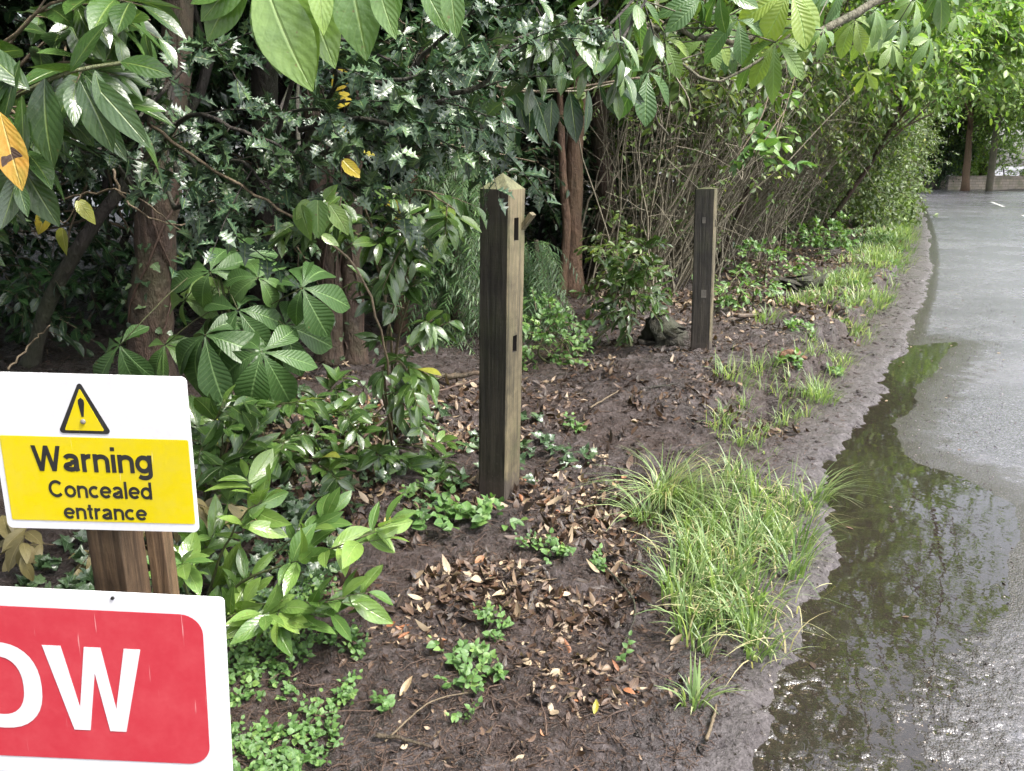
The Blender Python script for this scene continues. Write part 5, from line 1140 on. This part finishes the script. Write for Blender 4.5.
# ------------------------------------------------------------------ ground cover, seedlings
def seedling(label, u, v, n, leaf, spread, mat='weed', tpl='ovate', hgt_=.06, group='small green seedlings on the mud'):
    b = onG(u, v); root = empty('seedling', tuple(b), label, 'seedling', group)
    lm = MB(); tm = MB(); a = rng.random(n) * 6.28; r = spread * np.sqrt(rng.random(n))
    B = np.stack([b[0] + r * np.cos(a), b[1] + r * np.sin(a) * 1.2, np.zeros(n)], -1); B[:, 2] = hgt(B[:, 0], B[:, 1])
    D = norm(np.stack([rng.normal(size=n) * .5, rng.normal(size=n) * .5 - .2, np.ones(n)], -1))
    twig_leaves(lm, tm, B, D, hgt_ * (.6 + .8 * rng.random(n)), tpl, leaf, 5, .1, .2, spread=1.2, upw=1.5, tr=.001, wid=1.0)
    lm.build('foliage', M[mat], root); tm.build('stems', M['stem'], root)
for a_ in [('round-leaved green seedlings at the left foot of the nearer post', 445, 528, 16, .05, .12, 'weed', 'ovate', .12), ('round-leaved sprig in front of the foot of the nearer post', 487, 520, 9, .05, .07, 'weed', 'ovate', .12),
           ('small seedling patch in the mud, upper of the two in the foreground', 490, 634, 12, .028, .05), ('larger seedling patch low in the foreground mud', 470, 675, 22, .03, .09), ('single tiny seedling near the bottom of the mud', 467, 725, 3, .022, .015),
           ('tiny seedlings right of the round-leaved sprig', 525, 548, 6, .025, .03), ('middle tiny seedlings on the mud behind the patch', 553, 556, 10, .03, .06), ('tiny upright seedling left of the grass', 602, 566, 5, .03, .03), ('lone seedling between seedling patches and grass', 573, 430, 6, .04, .04),
           ('seedlings in the leaf litter under the laurel', 430, 495, 12, .04, .12), ('green sprig in the litter left of the dark stump', 625, 345, 8, .05, .08), ('weedy green seedlings beside the eroded hollow', 795, 362, 14, .05, .12), ('leafy weed above the eroded hollow', 800, 330, 14, .05, .14),
           ('pale seedling at the gully edge right of the grass clump', 838, 375, 10, .04, .08), ('small yellowish seedling by the dead leaves at the lower left', 385, 712, 4, .025, .03), ('tiny seedling just left of the lower grass tuft', 626, 660, 2, .025, .01)]:
    seedling(*a_)
# creeping cover beside the signs
def cover(name, label, cen, rad, n, leaf, mat, tpl='ovate', seed_h=.08, cat='ground cover', kind='stuff'):
    lm = MB(); c = onG(*cen)
    a = rng.random(n) * 6.28; r = np.sqrt(rng.random(n))
    B = np.stack([c[0] + rad[0] * r * np.cos(a), c[1] + rad[1] * r * np.sin(a), np.zeros(n)], -1)
    B = B[(sdist(B[:, 0], B[:, 1]) > .1) & (vnoise(B[:, 0], B[:, 1], .16, 77) > -.16)]; B[:, 2] = hgt(B[:, 0], B[:, 1]); n = len(B)
    twig_leaves(lm, None, B, norm(np.stack([rng.normal(size=n) * .6, rng.normal(size=n) * .6, np.ones(n)], -1)), seed_h * (.5 + rng.random(n)), tpl, leaf, 4, .2, .2, spread=1.1, upw=1.4)
    tag(lm.build(name, M[mat]), label, cat, None, kind)
cover('ground_cover', 'small-leaved creeping cover beside the red sign', (270, 700), (.24, .50), 820, .021, 'weed', seed_h=.05)
cover('ground_cover', 'dark ivy cover on the wood floor behind the warning sign', (200, 560), (.55, .5), 260, .05, 'ivy', 'ivy', .06)
cover('ground_cover', 'green undergrowth at the foot of the twiggy hedge', (760, 275), (1.3, 2.6), 80, .06, 'weed', 'ovate', .12)
cover('ground_cover', 'ivy and weeds under the twin stems', (330, 440), (1.3, .8), 260, .055, 'ivy', 'ivy', .08)
def verge_cover():
    lm = MB(); n = 5200; y = 9 + 32 * rng.random(n) ** 1.3; s = .45 + rng.random(n) ** .8 * (1.5 - .01 * y)
    B = np.stack([Xe(y) + ND[0] * s, y + ND[1] * s, np.zeros(n)], -1); B[:, 2] = hgt(B[:, 0], B[:, 1])
    keep = vnoise(B[:, 0], B[:, 1], .7, 33) + .25 * (1 - s) > .02; B = B[keep]; n = len(B)
    twig_leaves(lm, None, B, norm(np.stack([rng.normal(size=n) * .6, rng.normal(size=n) * .6, np.ones(n)], -1)), .10 * (.5 + rng.random(n)), 'lo', .07, 5, .2, .3, spread=1.0, upw=1.0)
    tag(lm.build('verge_weeds', M['weed']), 'low green weeds on the verge beside the far road edge', 'weeds', None, 'stuff')
verge_cover()

# ------------------------------------------------------------------ grass
def blades(mb, B, L, wd, lean, curl, rnd=None, segs=5):
    n = len(B); t = np.linspace(0, 1, segs + 1); lean = norm(np.array(lean, float))
    lx = np.cross(lean, (0, 0, 1.)); lx = norm(lx)
    C = B[:, None] + np.array((0, 0, 1.)) * (L[:, None] * (t - curl[:, None] * t ** 2.2 * .75))[..., None] + lean[:, None] * ((L * (.25 + curl))[:, None] * t ** 1.7)[..., None]
    wv = (wd[:, None] * (1 - t ** 1.8) ** .8 + .0003)[..., None] * (lx[:, None] + .25 * np.array((0, 0, 1.)))
    V = np.stack([C - wv, C + wv], 2).reshape(n, -1, 3)
    k = np.arange(segs); f = np.stack([2 * k, 2 * k + 1, 2 * k + 3, 2 * k + 2], -1)
    nv = 2 * (segs + 1)
    Fq = (f[None] + (np.arange(n) * nv)[:, None, None]).reshape(-1, 4)
    uv = np.tile(np.stack([np.tile([0, 1.], segs + 1), np.repeat(t, 2)], -1), (n, 1))
    if rnd is None: rnd = rng.random(n)
    mb.add(V.reshape(-1, 3), Fq, uv, np.repeat(rnd, nv))
def tuft(mb, c, n, L, r, lean=(0, 0), w_=.0022, curl=.4, shift=0.0):
    a = rng.random(n) * 6.28; q = r * np.sqrt(rng.random(n))
    B = np.stack([c[0] + q * np.cos(a), c[1] + q * np.sin(a), np.zeros(n)], -1); B[:, 2] = hgt(B[:, 0], B[:, 1]) - .005
    ln = np.stack([np.cos(a) * .8 + lean[0] + rng.normal(size=n) * .35, np.sin(a) * .8 + lean[1] + rng.normal(size=n) * .35, np.zeros(n)], -1)
    blades(mb, B, L * (.5 + .7 * rng.random(n)), w_ * (.6 + .8 * rng.random(n)), ln, np.clip(curl + rng.normal(size=n) * .2, .05, .95), np.clip(rng.random(n) * .8 + .1 * rng.random() + shift, 0, 1))
gm = MB()
GP = [(u, v) for u, v in [(690, 560), (715, 600), (735, 625), (750, 600), (765, 570), (780, 545), (790, 520), (720, 550), (745, 545), (700, 590), (770, 520), (750, 510), (780, 500), (735, 580), (725, 610), (690, 530), (710, 520), (740, 480), (775, 545), (745, 620), (760, 600), (700, 545), (730, 520), (795, 500), (750, 635)]]
for u, v in GP:
    c = onG(u, v)
    for q in range(4): tuft(gm, (c[0] - .03 + rng.normal() * .06, c[1] - .03 + rng.normal() * .09), int(8 + 16 * rng.random()), .11 + .13 * rng.random(), .05, (.3 + rng.normal() * .4, -.35 + rng.normal() * .4), .0024 + .0016 * rng.random(), .35)
n_ = 300; c0 = np.array([onG(*GP[k])[:2] for k in rng.integers(0, len(GP), n_)]) + rng.normal(size=(n_, 2)) * .09
B = np.stack([c0[:, 0], c0[:, 1], hgt(c0[:, 0], c0[:, 1])], -1)
blades(gm, B, .08 + .12 * rng.random(n_), .0015 + .0012 * rng.random(n_), np.concatenate([rng.normal(size=(n_, 2)), np.zeros((n_, 1))], 1), .75 + .2 * rng.random(n_), .93 + .07 * rng.random(n_))
for k in range(25):
    c = c0[k]; tuft(gm, c, int(6 + 8 * rng.random()), .05 + .06 * rng.random(), .05, (0, 0), .0022, .5, rng.random() * .2)
# verge strip up the road
n_ = 520; y = 5.4 + 34 * rng.random(n_) ** 1.5; s = .38 + .75 * rng.random(n_)
for k in range(n_):
    c = RS(y[k], s[k]); v_ = float(vnoise(c[0], c[1], 1.1, 41))
    if y[k] < 7.5 and v_ < .1: continue
    if v_ < -.22: continue
    tuft(gm, c, 16 if y[k] > 9 else 22, .14 + .004 * y[k], .08 + .005 * y[k], (.2, -.2), .0028 + .00022 * y[k], .35, .05)
for k in range(95):
    yv = 3.7 + 3.6 * rng.random(); sv = .30 + .38 * rng.random(); c = RS(yv, sv)
    if float(vnoise(c[0], c[1], .5, 43)) > -.08: tuft(gm, c, int(5 + 12 * rng.random()), .08 + .09 * rng.random(), .06, (.3, -.3), .0026, .4, .1)
tag(gm.build('grass', M['grass']), 'bright grass growing along the verge beside the road', 'grass', None, 'stuff')
def grass_tuft(label, u, v, n, L, r, lean, curl=.6, wv=.0022, shift=.05):
    c = onG(u, v); mb = MB(); tuft(mb, (c[0], c[1]), n, L, r, lean, wv, curl, shift)
    me_o = mb.build('grass_tuft', M['grass']); tag(me_o, label, 'grass tuft', 'separate grass tufts on the mud')
grass_tuft('dense drooping grass tuft at the upper left of the grass patch', 672, 500, 330, .30, .10, (.6, -.4), .75, .002, .12)
grass_tuft('thin grass tuft beside the muddy hollow at the left of the patch', 640, 520, 60, .2, .05, (-.4, -.3), .6)
grass_tuft('small lone grass tuft near the bottom by the road edge', 693, 705, 34, .14, .035, (.1, -.1), .4, .0035)
grass_tuft('small grass tuft above the lone one near the bottom', 706, 655, 12, .10, .02, (.2, 0), .3, .003)
grass_tuft('bright grass tuft in the middle of the gully', 822, 400, 150, .17, .12, (.2, -.3), .4)
grass_tuft('sparse grass tuft right below the farther post', 735, 385, 90, .17, .14, (.3, -.3), .45)
grass_tuft('thin grass blades left of the muddy hollow', 760, 395, 60, .16, .1, (.3, -.2), .4)
grass_tuft('grass tuft overhanging the puddle edge', 822, 500, 40, .24, .04, (1.0, -.1), .8, .0025, .15)
grass_tuft('grass tuft leaning over the road edge by the hollow', 845, 330, 90, .17, .12, (.2, -.2), .4)

# ------------------------------------------------------------------ leaf litter and twigs
def ball_tpl(nu=7, nv=5):
    V = [(0, 0, 1.)]; 
    V = []
    for i in range(nv + 1):
        th = math.pi * i / nv
        for k in range(nu): ph_ = 2 * math.pi * k / nu; V.append((math.sin(th) * math.cos(ph_) + .001 * math.cos(ph_), math.sin(th) * math.sin(ph_) + .001 * math.sin(ph_), math.cos(th)))
    Fq = [[i * nu + k, (i + 1) * nu + k, (i + 1) * nu + (k + 1) % nu, i * nu + (k + 1) % nu] for i in range(nv) for k in range(nu)]
    return np.array(V), np.array(Fq)
BV, BF = ball_tpl()
def balls(mb, p, r, rnd=None, flat=.7):
    n = len(p); V = BV[None] * (1 + 1.1 * (rng.random((n, len(BV), 1)) - .5)) * np.array((1, 1, flat)) * (.7 + .6 * rng.random((n, 1, 3)))
    V = V * r[:, None, None] + p[:, None]
    mb.add(V.reshape(-1, 3), (BF[None] + (np.arange(n) * len(BV))[:, None, None]).reshape(-1, 4), None, np.repeat(np.full(n, 1.5) if rnd is None else rnd, len(BV)))
def litter():
    mb = MB()
    def add(n, us, vs, size, dens=None, lift=.008, tint=0.0, mat=None):
        u = rng.uniform(*us, n); v = rng.uniform(*vs, n)
        p = np.array([G(a, b_, .08) for a, b_ in zip(u, v)]); s = sdist(p[:, 0], p[:, 1]); p = p[s > .25]
        kn = vnoise(p[:, 0], p[:, 1], .35, 51) + .35 * vnoise(p[:, 0], p[:, 1], .12, 52); p = p[kn > (dens if dens is not None else -1)]; n = len(p)
        p[:, 2] = hgt(p[:, 0], p[:, 1]) + lift * rng.random(n)
        d = np.stack([rng.normal(size=n), rng.normal(size=n), rng.normal(size=n) * .25], -1)
        nr = np.stack([rng.normal(size=n) * .45, rng.normal(size=n) * .45, np.ones(n)], -1)
        put_leaves(mb, 'laurel', p, d, nr, size * (.5 + .9 * rng.random(n)), rng.normal(size=n) * .5, .5 * rng.normal(size=n), .8 + .7 * rng.random(n), np.clip(rng.random(n) + tint, 0, 1))
    add(3800, (330, 620), (430, 620), .042, -.02)
    add(2200, (330, 640), (430, 700), .032, .05, tint=.1)
    add(3000, (200, 480), (385, 520), .055, -.05)
    add(4200, (480, 800), (290, 430), .045, -.05, tint=-.2)
    add(1800, (520, 860), (255, 340), .06, -.1)
    n = 70; y = 1.2 + 12 * rng.random(n); s = -.9 * rng.random(n) ** 1.5
    p = np.stack([Xe(y) + ND[0] * s, y + ND[1] * s, np.zeros(n)], -1); p[:, 2] = np.maximum(roadz(p[:, 0], p[:, 1]), WL) + .003
    put_leaves(mb, 'laurel', p, rng.normal(size=(n, 3)) * (1, 1, .03), np.array((0, 0, 1.)) + rng.normal(size=(n, 3)) * .1, .018 + .025 * rng.random(n), .1, .1, 1.2)
    n = 9000; y = 7 + 26 * rng.random(n) ** 1.6; s = .5 + rng.random(n) * 3.2
    p = np.stack([Xe(y) + ND[0] * s, y + ND[1] * s, np.zeros(n)], -1); p = p[vnoise(p[:, 0], p[:, 1], .5, 71) > -.2]; n = len(p); p[:, 2] = hgt(p[:, 0], p[:, 1]) + .01
    put_leaves(mb, 'lo', p, rng.normal(size=(n, 3)) * (1, 1, .25), np.array((0, 0, 1.)) + rng.normal(size=(n, 3)) * .4, .05 + .0022 * p[:, 1], rng.normal(size=n) * .4, .3, 1.3, np.clip(rng.random(n) * .9, 0, 1))
    add(260, (220, 400), (660, 771), .055, .0, tint=.2)
    add(350, (380, 700), (600, 771), .022)
    add(4200, (330, 860), (300, 690), .028, -.12, lift=.003, tint=-.5)
    add(3500, (200, 640), (385, 620), .05, -.1, lift=.003, tint=-.45)
    tag(mb.build('leaf_litter', M['dead']), 'brown and tan fallen leaves scattered over the mud and wood floor', 'leaf litter', None, 'stuff')
    # fine crumbs, chips and rootlets in the mud, denser towards the camera
    mb = MB(); n = 42000; r = 1.2 * (9 / 1.2) ** rng.random(n); a = rng.uniform(R(-32), R(34), n)
    p = np.stack([r * np.sin(a), r * np.cos(a), np.zeros(n)], -1); p = p[sdist(p[:, 0], p[:, 1]) > .12]; n = len(p)
    p[:, 2] = hgt(p[:, 0], p[:, 1])
    many_tubes(mb, p, norm(np.stack([rng.normal(size=n), rng.normal(size=n), rng.normal(size=n) * .2 + .08], -1)), .012 + .05 * rng.random(n) ** 3, .0012 + .0014 * rng.random(n), .0007, .1, 2, 3, wob=.15)
    tag(mb.build('twig_debris', M['deadtwig']), 'fine broken twigs and rootlets littering the mud', 'twig debris', None, 'stuff')
    mb = MB(); n = 900; r = 1.4 * (7 / 1.4) ** rng.random(n); a = rng.uniform(R(-28), R(28), n)
    p = np.stack([r * np.sin(a), r * np.cos(a), np.zeros(n)], -1); p = p[sdist(p[:, 0], p[:, 1]) > .35]; n = len(p); p[:, 2] = hgt(p[:, 0], p[:, 1]) + .004
    many_tubes(mb, p, norm(np.stack([rng.normal(size=n), rng.normal(size=n), rng.normal(size=n) * .1 + .03], -1)), .05 + .13 * rng.random(n) ** 2, .0015 + .0022 * rng.random(n), .001, .05, 5, 4, wob=.12)
    tag(mb.build('broken_twigs', M['deadtwig']), 'longer broken twigs lying over the mud and litter', 'twig debris', None, 'stuff')
    # crumbly clods
    mb = MB(); n = 7000; r = 1.3 * (6 / 1.3) ** rng.random(n); a = rng.uniform(R(-32), R(34), n)
    p = np.stack([r * np.sin(a), r * np.cos(a), np.zeros(n)], -1); s = sdist(p[:, 0], p[:, 1]); p = p[(s > .10)]
    p = p[vnoise(p[:, 0], p[:, 1], .25, 61) > -.12]; n = len(p); p[:, 2] = hgt(p[:, 0], p[:, 1])
    balls(mb, p, .002 + .010 * rng.random(n) ** 3)
    n = 1500; y = 1.5 + 9 * rng.random(n); s = .5 + .28 * rng.normal(size=n)
    p = np.stack([Xe(y) + ND[0] * s, y + ND[1] * s, np.zeros(n)], -1); p = p[s > .12]; n = len(p); p[:, 2] = hgt(p[:, 0], p[:, 1])
    balls(mb, p, .004 + .018 * rng.random(n) ** 2.5, flat=.5)
    tag(mb.build('mud_crumbs', M['mud']), 'loose crumbs of wet earth on the mud bank', 'earth crumbs', None, 'stuff')
litter()
def grit():
    mb = MB(); n = 9000; y = .9 + 8 * rng.random(n) ** 1.5; s = .06 - .75 * rng.random(n) ** 1.4
    p = np.stack([Xe(y) + ND[0] * s, y + ND[1] * s, np.zeros(n)], -1); p[:, 2] = np.maximum(roadz(p[:, 0], p[:, 1]), hgt(p[:, 0], p[:, 1]))
    k = (p[:, 2] > WL - .003); p = p[k]; n = len(p)
    cube = np.array([(i, j, k) for k in (-1, 1) for j in (-1, 1) for i in (-1, 1)], float) * .58; fq = np.array([[0, 2, 3, 1], [4, 5, 7, 6], [0, 1, 5, 4], [2, 6, 7, 3], [0, 4, 6, 2], [1, 3, 7, 5]])
    V = cube[None] * (1 + .7 * (rng.random((n, 8, 1)) - .5)) + (rng.random((n, 8, 3)) - .5) * .5
    V = V * (.0012 + .0045 * rng.random(n) ** 4)[:, None, None] + p[:, None]
    mb.add(V.reshape(-1, 3), (fq[None] + (np.arange(n) * 8)[:, None, None]).reshape(-1, 4), None, np.repeat(rng.random(n), 8))
    m, t, o = newmat('road_grit'); at = t.nodes.new('ShaderNodeAttribute'); at.attribute_name = 'rnd'
    q = t.nodes.new('ShaderNodeBsdfPrincipled'); t.links.new(ramp(t, at.outputs['Fac'], [(0, (.02, .016, .014)), (.7, (.07, .06, .055)), (1, (.28, .25, .22))]), q.inputs['Base Color']); q.inputs['Roughness'].default_value = .25
    t.links.new(q.outputs[0], o.inputs[0])
    tag(mb.build('road_grit', m, None, False), 'washed-out grit and silt crumbs along the edge of the wet road', 'grit', None, 'stuff')
grit()
# single distinct leaves and sticks
def fallen(label, u, v, L, ang_, rn, mat='dead', droop=-.5):
    c = onG(u, v, .012); mb = MB(); a = R(ang_)
    put_leaves(mb, 'laurel_hi', c[None], np.array([[math.cos(a), math.sin(a), .1]]), np.array([[.1, -.2, 1.]]), L, droop, .5, 1.1, np.array([rn]))
    tag(mb.build('fallen_leaf', M[mat]), label, 'fallen leaf', 'large fallen leaves on the mud')
fallen('tan orange fallen leaf lying right of the nearer post', 545, 508, .095, 0, .88)
fallen('curled orange leaf near the lower left of the mud', 400, 700, .06, 60, .98)
fallen('yellow fallen leaf on the mud between the post and the seedlings', 412, 582, .05, 20, .75)
fallen('tan leaf lying beside the lower grass', 670, 648, .05, 30, .82)
fallen('bright yellow leaf in the litter below the laurel', 385, 530, .06, 80, .6, 'yellow')
fallen('yellowish fallen leaf on the lower mud near the middle', 594, 718, .04, 80, .3, 'yellow')
def stick(name, label, pts, r, bark='deadtwig', cat='stick'):
    p = [onG(u, v, dz) for u, v, dz in pts]; mb = MB(); c = curve(p, 18, r * .8); mb.tube(c, np.linspace(r, r * .55, 18), 7, lump=.25)
    tag(mb.build(name, M[bark]), label, cat)
stick('fallen_branch', 'thick fallen branch on the ground left of the nearer post', [(395, 392, .06), (430, 388, .07), (482, 384, .07)], .028, 'bark')
stick('fallen_stick', 'long thin stick slanting through the leaves left of the nearer post', [(330, 478, .06), (410, 425, .12), (478, 402, .14)], .009)
stick('fallen_stick', 'grey stick jutting out right of the nearer post', [(520, 338, .05), (556, 342, .06)], .014, 'bark_grey')
stick('fallen_stick', 'curved dark twig in the mud below the grass', [(605, 570, .012), (630, 600, .02), (634, 625, .02), (622, 650, .012)], .0045, 'bark_dark')
stick('fallen_stick', 'thin pale twig arching across the lower left mud', [(385, 745, .012), (430, 712, .03), (475, 695, .012)], .0028, 'twig')
stick('fallen_stick', 'reddish stick lying at the lower left of the mud', [(376, 740, .012), (400, 743, .015), (432, 752, .012)], .006, 'bark')
stick('fallen_stick', 'short stick by the road edge near the bottom', [(706, 745, .015), (713, 722, .015), (716, 708, .012)], .0055, 'twig')
stick('fallen_stick', 'dark straight stick among the litter below the farther post', [(640, 392, .02), (680, 388, .03)], .007, 'bark_dark')
stick('fallen_stick', 'thin pale stick on the litter between the posts', [(590, 412, .02), (618, 402, .03)], .006, 'twig')
# chunk of split wood and stump
c = onG(745, 316, .03); mb = MB(); mb.box((0, 0, 0), (.26, .07, .035), np.array(Matrix.Rotation(R(38), 3, 'Z') @ Matrix.Rotation(R(6), 3, 'Y'))); o = mb.build('split_log', M['cut_wood'], None, False); o.location = tuple(c)
bv = o.modifiers.new('b', 'BEVEL'); bv.width = .01; tag(o, 'pale split piece of timber lying right of the farther post', 'timber')
def stump(label, u, v, r, h, mat):
    c = onG(u, v); mb = MB(); n = 9; z = np.linspace(-.05, h, n)
    pts = np.stack([np.full(n, c[0]) + rng.normal(size=n) * .01, np.full(n, c[1]), c[2] + z], -1); rad_ = r * np.array([1.5, 1.3, 1.15, 1.05, 1, .98, .9, .6, .2])
    mb.tube(pts, rad_, 22, lump=.75); tag(mb.build('stump', M[mat]), label, 'stump')
stump('dark earthy stump just left of the farther post', 664, 343, .14, .20, 'bark_dark')
stump('low dark rotten stump on the bank right of the farther post', 795, 288, .2, .09, 'bark_dark')
stump('low rotten root in the muddy hollow', 765, 428, .05, .05, 'bark')
c = onG(787, 412, .025); mb = MB(); mb.tube(curve([c + np.array((-.09, 0, 0)), c + np.array((0, .02, .02)), c + np.array((.1, .0, -.01))], 8), [.02, .03, .033, .035, .03, .028, .02, .012], 12, lump=.7)
tag(mb.build('rotten_wood', bark_mat('rotten_orange_wood', (.09, .04, .02), (.28, .14, .07))), 'broken orange brown rotten wood over the muddy hollow', 'rotten wood')
# bare twigs that cross the upper picture
def air_twig(label, pts, r, bark='twig'):
    mb = MB(); mb.tube(curve([P(*q) for q in pts], 20, .012), np.linspace(r, r * .5, 20), 6); tag(mb.build('bare_twig', M[bark]), label, 'twig', 'bare twigs crossing the undergrowth')
air_twig('long pale vine hanging in front of the twiggy hedge to the farther post', [(665, 60, 5.2), (690, 110, 5.2), (663, 150, 5.4), (700, 190, 5.8)], .006, 'bare')
air_twig('thin bare twig crossing the shade at the left below the holly', [(62, 200, 2.6), (125, 192, 2.5), (190, 238, 2.5)], .004)
air_twig('bare twig arching down over the left shade', [(110, 165, 2.6), (130, 205, 2.6), (180, 225, 2.6), (215, 200, 2.6)], .0045)
air_twig('thin grey stick leaning up behind the left of the warning sign', [(8, 370, 3.2), (30, 345, 3.3), (50, 325, 3.3)], .005)
air_twig('pale horizontal twig behind the row of hanging leaves', [(500, 88, 3.6), (560, 92, 3.6), (620, 84, 3.6)], .005, 'bare')
